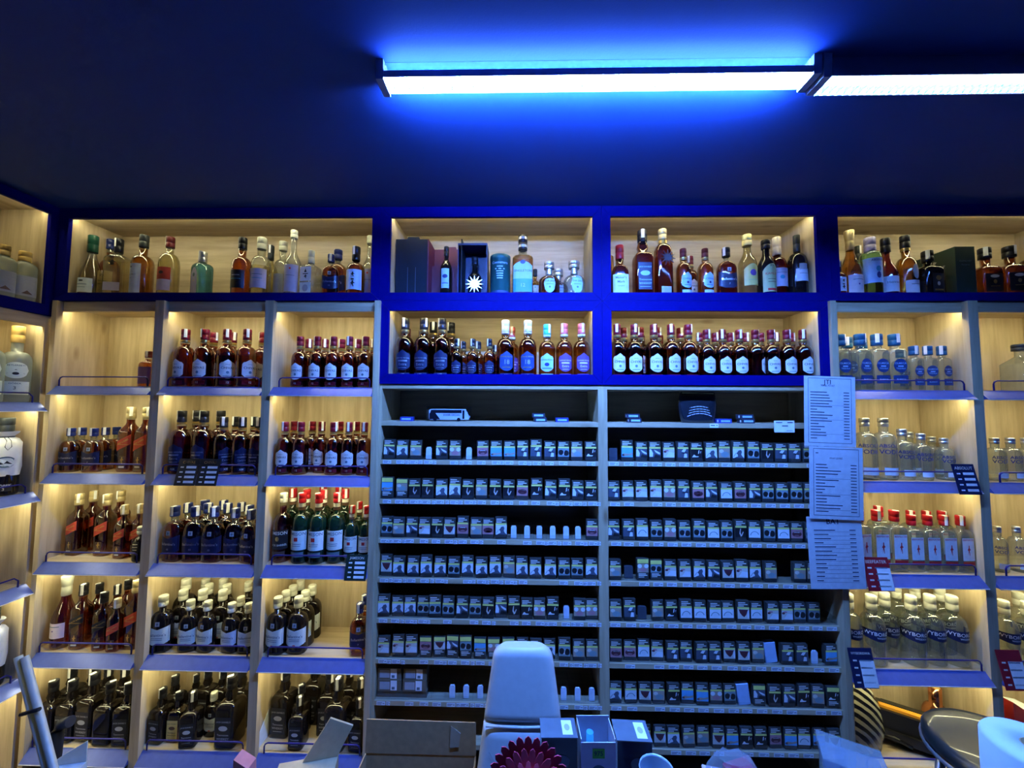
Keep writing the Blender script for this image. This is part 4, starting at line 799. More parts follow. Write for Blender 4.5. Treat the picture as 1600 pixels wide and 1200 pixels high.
_d = MB().box(-.0009, .0009, .008, .20, 0, .030, TRAYM).mesh('slot_divider')
PUSH = col('pusher_plastic', (.62, .70, .82), .35); PUSHD = col('pusher_dark', (.05, .06, .08), .35)
def pusher_mesh(m):
    return MB().prism([(-.013, 0), (.013, 0), (.013, .048), (.008, .056), (-.008, .056), (-.013, .048)], 1, -.004, .004, m).mesh('pusher')
_p, _pd = pusher_mesh(PUSH), MB().prism([(-.020, 0), (.020, 0), (.020, .052), (.016, .057), (-.016, .057), (-.020, .052)], 1, -.004, .004, PUSHD).mesh('pusher')
TAG = col('price_tag_card', (.72, .75, .80), .5); TAGINK = col('price_tag_ink', (.06, .07, .12), .6)
def tag_mesh(w, two):
    mb = MB(); mb.box(-w / 2, w / 2, -.0006, 0, -.0085, .0085, TAG)
    for zz, a, b in ((.003, -.42, .15), (-.003, -.42, .05), (0, .22, .42)):
        mb.quad([(a * w, -.001, zz - .0012), (b * w, -.001, zz - .0012), (b * w, -.001, zz + .0012), (a * w, -.001, zz + .0012)], TAGINK)
    return mb.mesh('price_tag')
_tags = [tag_mesh(.040, 1), tag_mesh(.046, 1), tag_mesh(.018, 1)]
ROWS1 = ['wcxPwtPmssnnngxk', 'SXllcclxllmkwkwk', 'gxwblemxmcPPPPPPm', 'eccccgcccxcccggc', 'cccgggwglwlktkPtt', 'bbbMEWGSTTxccgxx']
ROWS2 = ['dswwbnkcxcglnngg', 'nbbbtnmwamwggggg', 'wnagtggaglagamgg', 'xdTGbbcwebcx.xxe', 'xndxkaaaaeabbgg.', 'mmabnnnneexpnnPs', 'caexksstgpWlwkxK', '..mecxxeskkmsase']
def tobacco_row(code, x0, x1, si, shelf, cab, first):
    """one shelf of packs in a clear tray"""
    z = CZ[si]; n = len(code); p = (x1 - x0) / n
    t = tag(empty('pusher_tray', (0, 0, z)), 'clear pusher tray of cigarettes, %s shelf down in %s' % (ORD[si], cab), 'display tray', 'clear trays under the cigarette packs')
    MB().box(x0 + .002, x1 - .002, .004, .0055, .0005, .022, TRAYM).build('tray_front', t)
    MB().box(x0 + .002, x1 - .002, .006, .22, .0005, .003, TRAYM).build('tray_floor', t)
    for i in range(n + 1):
        obj('slot_divider', _d, t, (min(max(x0 + i * p, x0 + .004), x1 - .004), 0, .0035))
    for i, ch in enumerate(code):
        x = x0 + (i + .5) * p + random.uniform(-.003, .003)
        if ch == '.': continue
        if ch in 'Pd': obj('pusher', _p if ch == 'P' else _pd, t, (x, .022 if ch == 'P' else .03, .0035)); continue
        y = .0205 + random.choice((0, 0, .003, .008))
        if ch == 'p':
            o = obj('cigarette_pack', MATLESS, None, (x, y + .004, z + .0035)); o.rotation_euler = (0, -.12, 0); what = 'in plain pale blue, leaning'
        else:
            if ch not in PM: PM[ch] = pack_meshes(ch)
            a, b, what = PM[ch]
            o = obj('cigarette_pack', PACKBODY, None, (x, y, z + .0035)); o.scale = (1, 1, random.choice((1, 1.0, 1.03, 1.09)))
            o.rotation_euler = (0, random.uniform(-.015, .015), random.uniform(-.05, .05))
            obj('health_warning', a, o); obj('lettering', b, o)
        tag(o, 'cigarette pack %s, %s slot, %s shelf, %s' % (what, ORD[i], ORD[si], cab), 'cigarette pack', 'cigarette packs, %s' % cab)
    for i in range(n):                                        # price tags along the shelf front
        if random.random() < (.93 if first else .9):
            xx = x0 + (i + .5) * p
            obj('price_tag', _tags[0] if first else _tags[1], shelf, (xx + random.uniform(-.004, .004), -.0035, z - .0105 + random.uniform(-.001, .001)))
            if first and random.random() < .55: obj('price_tag', _tags[2], shelf, (xx + p * .5, -.0043, z - .0105 + random.uniform(-.002, .001)))
MATLESS = bevel_box(MB(), PW, PD, PH, PK['lb']).mesh('cigarette_pack')
for i, c in enumerate(ROWS1): tobacco_row(c, -.668, .373, i + 1, TS1[i + 1], 'chair-side cabinet', True)
tobacco_row('.....PPP.PPP.PPP', -.668, .373, 7, TS1[7], 'chair-side cabinet', True)
for i, c in enumerate(ROWS2): tobacco_row(c, .417, 1.466, i + 1, TS2[i + 1], 'price-sheet cabinet', False)

# ------------------------------------------------------------------ gift boxes and tin
def face_text(parent, mb_items, name='lettering'):
    mb = MB()
    for st, size, u, v, m, maxw, fn in mb_items: print_text(mb, st, size, lambda a, b: fn(u + a, v + b), m, maxw)
    return mb.build(name, parent)
GIFT = col('gift_box_dark_green', (.006, .012, .020), .6, spec=.2); MAUVE = col('gift_box_burgundy_lining', (.11, .012, .035), .6); NAVYB = col('gift_box_navy', (.010, .020, .085), .4)
z = 2.352
g = tag(empty('gift_box', (-.545, .02, z)), 'opened tall gift box, dark outside, burgundy lining, bottle inside', 'gift box')
MB().prism([(-.092, 0), (.074, 0), (.074, .296), (.03, .296), (.025, .308), (-.03, .308), (-.035, .296), (-.092, .296)], 1, .035, .050, GIFT).build('lid', g)
a = MB().box(.074, .250, .150, .156, 0, .290, MAUVE); a.build('back_lining', g)
MB().box(.074, .080, .02, .150, 0, .290, MAUVE).build('side_lining', g); MB().box(.244, .250, .02, .150, 0, .290, GIFT).build('side_wall', g)
MB().box(.080, .244, .02, .150, 0, .012, MAUVE).build('plinth', g); MB().box(.080, .244, .10, .150, .012, .180, MAUVE).build('insert', g)
MB().prism([(.13, .2901), (.20, .2901), (.195, .303), (.135, .303)], 1, .150, .156, MAUVE).build('tab', g)
for u in (-.030, .010):
    MB().box(u, u + .002, .0343, .0349, .0, .15, col('gift_line_grey', (.10, .14, .18), .4)).build('lid_line', g)
spec('gift_dark', 'whisky_bottle', 'dark whisky bottle with blue-white label inside the opened gift box', 'bottle', .255, .030, .14, .19, .011, 's', glass='black', cap=('blackc', .80, 1.2), labels=((.042, .12, .52, 'sky', 'rect', (('#o.014x.010', 0, .6, 'dblue'), ('#r.016x.002', 0, .25, 'dblue'))),))
tag(place_bottle('gift_dark', -.545 + .162, .02 + .062, z + .012, 1, 0), SPEC['gift_dark']['desc'], 'bottle')
nb = tag(empty('gift_box', (-.243, .09, z)), 'navy gift box with a window behind a bottle wearing a silver star', 'gift box')
MB().box(-.074, .074, .066, .072, 0, .268, NAVYB).build('back', nb); MB().box(-.074, -.070, -.05, .066, 0, .268, NAVYB).build('side', nb); MB().box(.070, .074, -.05, .066, 0, .268, NAVYB).build('side', nb)
MB().box(-.070, .070, -.05, .066, 0, .010, NAVYB).build('plinth', nb); MB().box(-.070, .070, -.05, .066, .258, .268, NAVYB).build('top', nb)
one('gift_star', 'dark bottle with silver star emblem inside the navy gift box', .205, .034, .45, .66, .012, 's', 'black', ('blackc', .80, 1.4))
sb = tag(place_bottle('gift_star', -.236, .09, z + .010, 1, 0), SPEC['gift_star']['desc'], 'bottle')
star(.018, .046, 12, .005, SILVER, 'star_emblem', sb, (.003, -.036, .052))
tn = tag(MB().lathe([(0, .050), (.003, .0515), (.190, .0515), (.192, .0525), (.212, .0525), (.2145, .050)], col('teal_tin', (.012, .10, .10), .35, metal=.3), 28, cx=0, cy=0).build('whisky_tin', loc=(-.104, .085, z)), 'tall round teal whisky tin with white writing', 'tin')
cyl = lambda u, v: (.0524 * math.sin(u / .0524), -.0524 * math.cos(u / .0524), v)
mb = MB()
print_text(mb, 'Connemara', .022, lambda u, v: cyl(u, .168 + v), P['sky'], .085)
for i in range(6):
    w = (.030, .050, .036, .034, .032, .030)[i] / 2
    mb.quad([cyl(-w, .146 - i * .012), cyl(0, .146 - i * .012), cyl(w, .146 - i * .012), cyl(w, .150 - i * .012), cyl(0, .150 - i * .012), cyl(-w, .150 - i * .012)], P['sky'])
mb.build('lettering', tn)
mb = MB()
for i in range(12): mb.quad([(.0520 * math.sin(-1.2 + .2 * (i + k)), -.0520 * math.cos(-1.2 + .2 * (i + k)), zz) for k, zz in ((0, .004), (1, .004), (1, .026), (0, .026))], P['blue'])
mb.build('base_band', tn)
CARTON = col('carton_green', (.010, .035, .028), .45)
cb = tag(empty('whisky_carton', (2.168, .03, z)), 'large dark green carton standing end-on with its long side showing', 'carton')
MB().box(-.047, .047, 0, .19, 0, .240, CARTON).build('body', cb)
mb = MB(); fn = lambda u, v: (-.0476, .095 - u, v)
print_text(mb, 'GLENLIVET', .020, lambda q, v: fn(q, .155 + v), P['silver'], .11); print_text(mb, 'Reserve', .020, lambda q, v: fn(q, .128 + v), P['silver'], .06)
mb.quad([fn(-.012, .192), fn(0, .180), fn(.012, .192), fn(0, .198)], P['silver']); mb.build('lettering', cb)
mb = MB(); fn2 = lambda u, v: (u, -.0006, v)
print_text(mb, 'GLENLIVET', .012, lambda q, v: fn2(q, .168 + v), P['mid'], .07); print_text(mb, 'Reserve', .012, lambda q, v: fn2(q, .150 + v), P['mid'], .04); mb.build('lettering', cb)
tb = tag(MB().lathe([(0, .03), (.25, .03), (.255, .028)], col('bronze_tube', (.30, .18, .12), .3, metal=.7), 20).build('whisky_tube', loc=(.472, .19, z)), 'tan metal tube behind the wax-topped bourbon', 'tube')

# ------------------------------------------------------------------ top compartments of the cigarette cabinets
zt = CZ[0]
bus = tag(empty('toy_bus', (-.345, .045, zt), 0), 'white toy coach with dark windows in a clear case', 'toy bus')
bw = col('toy_white', (.70, .74, .82), .35); bd = col('toy_dark', (.012, .013, .02), .2)
MB().prism([(-.10, .008), (.094, .008), (.098, .022), (.088, .046), (.074, .060), (-.09, .060), (-.10, .054)], 1, -.018, .018, bw).build('body', bus)
MB().prism([(-.095, .040), (.060, .040), (.060, .056), (-.09, .056)], 1, -.0188, -.018, bd).build('side_window', bus)
MB().prism([(-.098, .010), (-.045, .010), (-.068, .040), (-.098, .040)], 1, -.0187, -.018, bd).build('rear_panel', bus)
MB().prism([(.064, .012), (.074, .012), (.074, .054), (.064, .054)], 1, -.0188, -.018, bd).build('door', bus)
MB().prism([(.0885, .030), (.0965, .028), (.0875, .0475), (.0795, .0555)], 1, -.016, .016, bd).build('windscreen', bus)
for u in (-.07, .046): MB().tube([(u, -.0195, .009), (u, -.012, .009)], .009, bd, 14).build('wheel', bus)
mb = MB(); print_text(mb, 'ENVER GEÇGEL', .0165, lambda a, b: (a + .012, -.0191, .0305 + b), NAVY, .082); mb.build('lettering', bus)
cs = MB()
for q in ((-.108, .108, -.030, -.0285, 0, .072), (-.108, -.1065, -.0285, .03, 0, .072), (.1065, .108, -.0285, .03, 0, .072), (-.1065, .1065, -.0285, .03, .0705, .072)): MB().box(*q, ACRYL).build('case_pane', bus)
LP = col('lying_pack_blue', (.03, .05, .30), .35); LPD = col('lying_pack_dark', (.03, .035, .06), .35)
def lying(x, y, zz, rz, m, label):
    o = tag(bevel_box(MB(), .062, .045, .021, m).build('cigarette_pack', loc=(x, y, zz), rz=rz), label, 'cigarette pack', 'cigarette packs lying on the open top shelf')
    MB().quad([(-.022, -.0229, .006), (.022, -.0229, .006), (.022, -.0229, .015), (-.022, -.0229, .015)], P['sky']).build('lettering', o)
    MB().quad([(-.0313, -.016, .005), (-.0313, -.004, .005), (-.0313, -.004, .016), (-.0313, -.016, .016)][::-1], PAPER).build('seal', o)
lying(-.555, .04, zt, .05, LP, 'blue cigarette pack lying flat beside the toy coach')
lying(.098, .04, zt, .12, LPD, 'dark cigarette pack lying under another, cabinet behind chair')
lying(.092, .042, zt + .0215, -.06, LPD, 'dark cigarette pack lying on top of another, cabinet behind chair')
lying(.205, .04, zt, 0, LP, 'blue cigarette pack lying alone near the cabinet seam')
lying(.555, .04, zt, .1, LPD, 'dark cigarette pack lying under another, price-sheet cabinet')
lying(.548, .042, zt + .0215, -.04, LPD, 'dark cigarette pack lying on top of another, price-sheet cabinet')
lying(.985, .04, zt, .03, LP, 'violet blue cigarette pack lying beside the black pouch')
lying(1.095, .042, zt, .02, LPD, 'teal banded cigarette pack lying lowest of two by the price sheets')
lying(1.09, .042, zt + .0215, -.03, LPD, 'teal banded cigarette pack lying uppermost of two by the price sheets')
# tobacco pouch
def pouch():
    rings = []; n = 20
    for i in range(9):
        t = i / 8; zz = .150 * t; wd = .078 + .012 * math.sin(PI * t) + .006 * t; th = .030 * (1 - t) ** .7 + .003
        rings.append([(wd * math.copysign(abs(math.cos(a)) ** .7, math.cos(a)), th * math.sin(a), zz) for a in [2 * PI * k / n for k in range(n)]])
    o = tag(MB().rings(rings, col('black_foil_pouch', (.010, .012, .018), .25, coat=.4)).build('tobacco_pouch', loc=(.87, .055, zt)), 'black foil tobacco pouch with curved lines of white writing', 'pouch')
    mb = MB()
    for j, (zz, w) in enumerate(((.078, .046), (.066, .050), (.055, .052), (.044, .060))):
        yy = -.030 * (1 - zz / .15) ** .7 - .0045
        for k in range(6):
            u0, u1 = -w + 2 * w * k / 6, -w + 2 * w * (k + .86) / 6
            c = lambda u: zz - .9 * (u / .06) ** 2 * .016
            mb.quad([(u0, yy + .004 * (u0 / .06) ** 2, c(u0)), (u1, yy + .004 * (u1 / .06) ** 2, c(u1)), (u1, yy + .004 * (u1 / .06) ** 2, c(u1) + .004), (u0, yy + .004 * (u0 / .06) ** 2, c(u0) + .004)], P['lilac'] if j == 3 else P['greyl'])
    mb.build('lettering', o)
    MB().tube([(-.075, -.004, .146), (.078, -.004, .143)], .0025, P['olive']).build('top_seal', o)
pouch()
def note(name, x, y, zc, w, h, label, m, cat='sign', rows=(), texts=(), tilt=0, rx=0, rz=0, thick=.0008, group=None, extra=None):
    o = MB().box(-w / 2, w / 2, 0, thick, -h / 2, h / 2, m).build(name, loc=(x, y, zc)); o.rotation_euler = (rx, tilt, rz)
    tag(o, label, cat, group)
    mb = MB()
    for (u0, u1, v, t, mm) in rows: mb.quad([(u0 * w, -.0004, v * h - t), (u1 * w, -.0004, v * h - t), (u1 * w, -.0004, v * h + t), (u0 * w, -.0004, v * h + t)], mm)
    for (st, size, u, v, mm, mw) in texts: print_text(mb, st, size, lambda a, b: (u * w + a, -.0007, v * h + b), mm, mw * w)
    if mb.f: mb.build('lettering', o)
    return o
note('shelf_card', 1.245, -.008, 1.712, .094, .055, 'small white card clipped to the open top shelf edge', PAPER, 'card', [(-.42, -.1, .34, .002, NAVY), (.15, .42, .34, .002, NAVY), (-.12, .18, .05, .002, NAVY), (.1, .4, -.36, .001, P['mid'])])
note('shelf_card', .918, -.0075, 1.713, .040, .018, 'tiny price card under the black pouch', PAPER, 'card', [(-.4, .1, .1, .002, NAVY), (.25, .4, .1, .002, NAVY)])
# price sheets on the cabinet edge
INK = col('sheet_ink', (.02, .03, .09), .6)
def sheet(x, zc, w, h, tilt, label, head, rows, frame=True, y=-.05, rx=0):
    R = []
    if frame:
        for v in (.47, -.45): R.append((-.42, .42, v, .0010, INK))
    for i, (v, a, p) in enumerate(rows):
        R.append((-.38, -.38 + a, v, .0019, INK))
        if p: R.append((.27, .38, v, .0019, INK))
        if i % 5 == 4 or not frame: R.append((-.38, .38, v - .022, .0004, INK))
    o = note('price_sheet', x, y, zc, w, h, label, PAPER, 'price list', R, head, tilt, rx, group='price sheets hung one below the other')
    if frame:
        mb = MB()
        for u in (-.42, .42): mb.quad([(u * w - .0009, -.0004, -.45 * h), (u * w + .0009, -.0004, -.45 * h), (u * w + .0009, -.0004, .47 * h), (u * w - .0009, -.0004, .47 * h)], INK)
        mb.build('border', o)
    SL = MB().box(-w / 2 - .006, w / 2 + .006, -.0022, -.0012, -h / 2 - .006, h / 2 + .004, glass('plastic_sleeve', (.97, .97, .98), .10, 1.3)).build('plastic_sleeve', o)
    return o
rnd = random.Random(5)
sheet(1.425, 1.785, .232, .322, .03, 'topmost white price sheet with letters JTI, hung on cabinet edge', [('JTI', .030, -.04, .415, INK, .3), ('TEKEL FİYAT', .011, -.04, .365, INK, .3)], [(.27 - i * .041, rnd.uniform(.12, .45), True) for i in range(17)])
sheet(1.438, 1.460, .240, .325, .03, 'middle white price sheet with a small crest, hung on cabinet edge', [('FİYAT LİSTESİ', .009, 0, .34, INK, .3)], [(.25 - i * .043, rnd.uniform(.12, .5), True) for i in range(16)] + [(.41, .05, False)], y=-.053)
sheet(1.428, 1.150, .244, .315, -.01, 'lowest white price sheet headed BAT, hung on cabinet edge', [('BAT', .034, -.02, .43, INK, .4)], [(.31 - i * .058, rnd.uniform(.10, .40), True) for i in range(13)], False, y=-.049, rx=-.03)

# ------------------------------------------------------------------ price cards clipped to the liquor shelves
def price_card(x, zc, w, h, m, label, head, lines, y=-.048, lean=-.22, hm=P['cream'], lm=WHITE, panel=None):
    R = []
    if panel: R.append((panel[0], panel[1], panel[2], panel[3] * h, WHITE))
    for i in range(lines):
        v = .18 - i * .18
        R.append((-.36, -.20, v, .003, lm if not panel else P['cream'])); R.append((-.08, .40, v, .0055 if not panel else .0030, lm if not panel else P['mid']))
    return note('price_card', x, y, zc, w, h, label, m, 'price card', R, [(head, h * .14, 0, .36, hm, .8)] if head else [], 0, lean)
GCARD = col('card_dark_green', (.012, .030, .022), .4)
price_card(-1.570, 1.480, .100, .125, col('card_black', (.012, .014, .014), .4), 'black price card with gold heading nearest the corner, second shelf', 'CHIVAS', 4, hm=GOLD)
price_card(-1.468, 1.480, .100, .125, MATS['card_black'], 'black price card with gold heading farther from the corner, second shelf', 'CHIVAS', 4, hm=GOLD)
price_card(-.752, 1.052, .100, .112, GCARD, 'dark green price card below the green whiskey bottles', 'JAMESON', 4)
price_card(2.022, 1.482, .100, .135, NAVY, 'navy price card at the vodka shelf divider', 'ABSOLUT', 4)
price_card(1.610, 1.058, .115, .140, col('card_red', (.32, .012, .020), .4), 'red price card with white panel before the gin bottles', 'BEEFEATER', 4, panel=(-.02, .50, -.15, .33))
price_card(1.525, .652, .105, .155, NAVY, 'navy price card with white panel beneath the navy-label vodka', 'WYBOROWA', 4, panel=(-.10, .50, -.15, .33))
price_card(2.170, .655, .105, .155, MATS['card_red'], 'red price card with white panel on the far end cabinet', None, 4, panel=(-.10, .50, -.12, .33))

# ------------------------------------------------------------------ small cartons on the low cigarette shelf
BRN = col('brown_carton', (.15, .12, .08), .6)
def carton(x, y, zz, label, rz=0, m=BRN):
    o = tag(bevel_box(MB(), .110, .06, .050, m).build('cigarette_carton', loc=(x, y, zz), rz=rz), label, 'carton', 'small cartons on the low cigarette shelves')
    MB().quad([(-.045, -.0304, .008), (.002, -.0304, .008), (.002, -.0304, .042), (-.045, -.0304, .042)], P['greyl']).build('print', o)
    l = MB().quad([(.006, -.0304, .004), (.036, -.0304, .004), (.036, -.0304, .048), (.006, -.0304, .048)], PAPER).build('sticker', o)
    MB().quad([(.012, -.0308, .008), (.026, -.0308, .008), (.026, -.0308, .020), (.012, -.0308, .020)], P['mid']).build('sticker_print', l)
zc = CZ[7] + .030
carton(-.606, .045, zc, 'brown carton under another at the cabinet side, low cigarette shelf'); carton(-.488, .045, zc, 'brown carton under another beside the white pushers')
carton(-.608, .047, zc + .051, 'brown carton stacked on top at the cabinet side'); carton(-.486, .047, zc + .051, 'brown carton stacked on top beside the white pushers')
for o in [q for q in COL.objects if q.name.startswith('cigarette_carton')][:2]: pass
MB().box(-.665, -.43, .02, .08, 0, .0295, mat('tray_riser_brown', (.12, .10, .08), .5)).build('riser', tag(empty('carton_riser', (0, 0, CZ[7] + .0005)), 'low brown riser under the four stacked cartons', 'riser'))
carton(-.606, .045, CZ[8], 'lone brown carton on the lowest cigarette shelf behind the cardboard box', 0, col('green_carton', (.10, .13, .10), .6))

# ------------------------------------------------------------------ chair
VINYL = col('white_vinyl', (.60, .63, .64), .38, var=.03)
def chair():
    r = tag(empty('padded_chair', (.015, -.40, 0)), 'white vinyl chair with tall padded back and cracked lower panel', 'chair')
    def sec(zz):
        t = max(0, min(1, (.905 - zz) / .48))
        return .106 + .066 * t ** .95
    def slab(z0, z1, n, y0, th, roundtop, name):
        rings = []
        for i in range(n + 1):
            zz = z0 + (z1 - z0) * i / n; w = sec(zz)
            if roundtop and zz > z1 - .045: q = (zz - z1 + .045) / .045; w *= math.sqrt(max(.02, 1 - .50 * q ** 3))
            e = min(1, (i + .25) / 1.2, (n - i + .25) / 1.2); puff = th * (.55 + .45 * e)
            yc = y0 - .18 * (zz - .45)
            rings.append([(w * math.copysign(abs(math.cos(a)) ** .45, math.cos(a)), -yc * 0 + (zz - .45) * .10 + puff * math.copysign(abs(math.sin(a)) ** .7, math.sin(a)), zz) for a in [2 * PI * k / 28 for k in range(28)]])
        return MB().rings(rings, VINYL).build(name, r)
    slab(.662, .908, 16, 0, .030, True, 'upper_back_pad'); slab(.40, .656, 12, 0, .036, False, 'lower_back_pad')
    mb = MB()
    for path in ([(-.12, .58), (-.10, .55), (-.11, .52), (-.085, .49), (-.09, .46)], [(-.085, .57), (-.075, .53), (-.055, .51), (-.05, .47)], [(-.10, .55), (-.075, .545), (-.06, .56)], [(-.11, .52), (-.125, .50), (-.12, .475)]):
        for (u0, v0), (u1, v1) in zip(path, path[1:]):
            yy = lambda v: (v - .45) * .10 - .0369
            mb.quad([(u0, yy(v0), v0), (u1, yy(v1), v1), (u1 + .003, yy(v1), v1), (u0 + .003, yy(v0), v0)], P['greyl'])
    mb.build('crack', r)
    MB().tube([(-.132, -.012, .659), (0, -.012, .656), (.132, -.012, .662)], .0045, VINYL).build('piping', r)
    rs = []
    for zz, k in ((.36, .9), (.37, 1), (.43, 1), (.445, .92)): rs.append([(.168 * k * math.copysign(abs(math.cos(a)) ** .5, math.cos(a)), .22 * k * math.copysign(abs(math.sin(a)) ** .5, math.sin(a)) + .20 - .0, zz - .06) for a in [2 * PI * q / 28 for q in range(28)]])
    MB().rings(rs, VINYL).build('seat', r)
    for sx in (-1, 1):
        for sy in (.03, .36): MB().tube([(sx * .15, sy, 0), (sx * .13, sy * .9 + .02, .30)], .011, SILVER, 10).build('leg', r)
chair()
# ------------------------------------------------------------------ cardboard
KRAFT = mat('kraft_cardboard', (.42, .27, .13), .8, var=.10)
def cardboard():
    r = tag(empty('cardboard_box', (-.378, -.44, 0)), 'open brown cardboard box with torn raised flap behind the white chair', 'box')
    w, d, h, t = .215, .15, .455, .004
    MB().box(-w, w, d - t, d, 0, h, KRAFT).build('back_wall', r); MB().box(-w, w, -d, -d + t, 0, h * .80, KRAFT).build('front_wall', r)
    MB().box(-w, -w + t, -d + t, d - t, 0, h, KRAFT).build('side_wall', r); MB().box(w - t, w, -d + t, d - t, 0, h, KRAFT).build('side_wall', r)
    MB().box(-w + t, w - t, -d + t, d - t, 0, t, KRAFT).build('bottom', r)
    MB().prism([(-w, h + .001), (w, h + .001), (w - .002, h + .122), (-w + .004, h + .126)], 1, d - t - .002, d - .002, KRAFT).build('flap', r)
    MB().prism([(.115, h + .03), (.15, h + .035), (.155, h + .085), (.118, h + .11)], 1, d - t - .006, d - t - .003, mat('kraft_torn', (.42, .33, .22), .9)).build('torn_patch', r)
cardboard()
def flap_box():
    r = tag(empty('cardboard_box', (-.745, -.47, 0), math.radians(14)), 'pale cardboard box with raised flap beside the large brown box', 'box')
    K2 = mat('pale_cardboard', (.46, .37, .22), .8, var=.06)
    MB().box(-.10, .10, -.10, .10, 0, .50, K2).build('body', r)
    MB().prism([(-.02, .501), (.098, .501), (.150, .600), (.070, .640)], 1, .084, .092, K2).build('flap', r)
flap_box()

# ------------------------------------------------------------------ counter with things at the lower edge of the view
CT = .93
ct = tag(empty('shop_counter', (0, -1.25, 0)), 'shop counter carrying the device boxes and red paper flower', 'counter')
CTM = mat('counter_laminate', (.10, .10, .12), .4)
MB().box(-1.3, 1.4, -.30, .32, CT - .03, CT, CTM).build('counter_top', ct); MB().box(-1.3, 1.4, -.28, -.26, .05, CT - .0305, CTM).build('front_panel', ct)
for sx in (-1.29, 1.37): MB().box(sx, sx + .02, -.26, .30, 0, CT - .0305, CTM).build('side_panel', ct)
CLR = mat('glossy_film_lid', (.13, .16, .19), .12, coat=.8)
def device_box(x, y, w, d, h, rz, label, front, extra):
    r = tag(empty('device_box', (x, y, CT), rz), label, 'box')
    MB().box(-w / 2, w / 2, -d / 2, d / 2, 0, h - .0025, front).build('body', r)
    MB().box(-w / 2 - .001, w / 2 + .001, -d / 2 - .001, d / 2 + .001, h - .0023, h, CLR).build('lid', r)
    extra(r, w, d, h)
DB = col('device_black', (.008, .009, .013), .12, coat=.6)
def ex1(r, w, d, h):
    MB().quad([(.015 * math.cos(2 * PI * i / 20) + .006, -d / 2 - .0006, h - .048 + .013 * math.sin(2 * PI * i / 20)) for i in range(20)], P['mid']).build('window_mark', r)
    l = MB().quad([(.008, -d / 2 + .006, h + .0006), (.030, -d / 2 + .006, h + .0006), (.030, d / 2 - .006, h + .0006), (.008, d / 2 - .006, h + .0006)], PAPER).build('sticker', r)
    MB().quad([(.019 + .006 * math.cos(2 * PI * i / 14), .009 * math.sin(2 * PI * i / 14), h + .001) for i in range(14)], P['lilac']).build('sticker_print', l)
device_box(.087, -.965, .076, .050, .168, .02, 'black device box with clear lid and grey oval, before the chair', DB, ex1)
device_box(.252, -.945, .074, .055, .150, -.03, 'dark glossy device box with clear lid, beside the open white box', col('device_blue', (.012, .022, .06), .15, coat=.6), ex1)
def white_box():
    r = tag(empty('white_box', (.170, -.955, CT), .03), 'open white box with green price sticker and grey arc print', 'box')
    w, d, h, t = .037, .030, .165, .0015; m = col('white_box_card', (.66, .68, .78), .5)
    for q in ((-w, w, -d, -d + t, 0, h - .010), (-w, w, d - t, d, 0, h), (-w, -w + t, -d + t, d - t, 0, h - .004), (w - t, w, -d + t, d - t, 0, h - .004), (-w + t, w - t, -d + t, d - t, 0, .002)): MB().box(*q, m).build('wall', r)
    fn = lambda u, v: (u, -d - .0005, v)
    g = MB().quad([fn(-.013, h - .042), fn(.013, h - .042), fn(.013, h - .022), fn(-.013, h - .022)], col('green_sticker', (.12, .62, .05), .5)).build('price_sticker', r)
    mb = MB(); print_text(mb, '975', .013, lambda a, b: (a, -d - .0009, h - .032 + b), INK); mb.build('lettering', g)
    MB().quad([fn(*p) for p in ell(0, h - .115, .030, .060, 12, .55, PI) + ell(0, h - .115, .023, .052, 12, .55, PI)[::-1]], P['mid']).build('arc_print', r)
    MB().tube([(-.012, 0, .002), (-.012, 0, h - .012)], .008, P['teal'], 10).build('content_tube', r)
white_box()
def flower():
    r = tag(empty('paper_flower', (.018, -1.13, CT - .012)), 'round red paper flower with layered pointed petals', 'flower')
    m = mat('red_paper', (.78, .06, .11), .75, var=.1); cz = .212
    MB().tube([(0, 0, .0125), (0, 0, .19)], .004, col('green_stem', (.05, .2, .06), .5)).build('stem', r)
    rings = [[(q * math.cos(a), q * math.sin(a) * .6, cz + zz) for a in [2 * PI * k / 16 for k in range(16)]] for zz, q in ((-.03, .01), (-.02, .03), (0, .036), (.02, .03), (.03, .01))]
    MB().rings(rings, m).build('core', r)
    pm = MB()
    pts = [(-.004, .02), (-.0085, .062), (-.006, .074), (0, .079), (.006, .074), (.0085, .062), (.004, .02)]
    pm.prism(pts, 1, -.001, .001, m); d = pm.mesh('petal')
    for lay, (n, s, yy) in enumerate(((26, .92, .006), (22, .76, -.010), (18, .60, -.022))):
        for i in range(n):
            o = obj('petal', d, r, (0, yy, cz)); o.rotation_euler = (math.radians(-6 - 9 * lay), 2 * PI * (i + .5 * lay) / n, 0, ); o.rotation_mode = 'YXZ'; o.scale = (s,) * 3
flower()
cup = tag(MB().lathe([(0, .028), (.10, .036), (.102, .037), (.104, .036), (.101, .0345), (.01, .027)], col('blue_cup_plastic', (.34, .42, .50), .3), 20, cap1=True).build('plastic_cup', loc=(.268, -1.06, CT)), 'small pale blue plastic cup near the dark device box', 'cup')
cup.scale = (.9, .9, 1.66)
def crumple(name, loc, rx, ry, h, m, label, cat, seed, inner=None):
    rr = random.Random(seed); R = []
    for i in range(9):
        t = i / 8; k = math.sin(PI * (.12 + .80 * t)) ** .6
        R.append([((rx * k * (1 + rr.uniform(-.10, .10))) * math.cos(a), (ry * k * (1 + rr.uniform(-.10, .10))) * math.sin(a), h * t * (1 + rr.uniform(-.02, .02))) for a in [2 * PI * j / 20 for j in range(20)]])
    o = tag(MB().rings(R, m).build(name, loc=loc), label, cat)
    return o
pb = crumple('plastic_bag', (.40, -1.09, CT), .070, .05, .220, glass('bag_plastic', (.70, .76, .90), .12, 1.5, .16), 'crumpled clear plastic bag with something red inside', 'bag', 4)
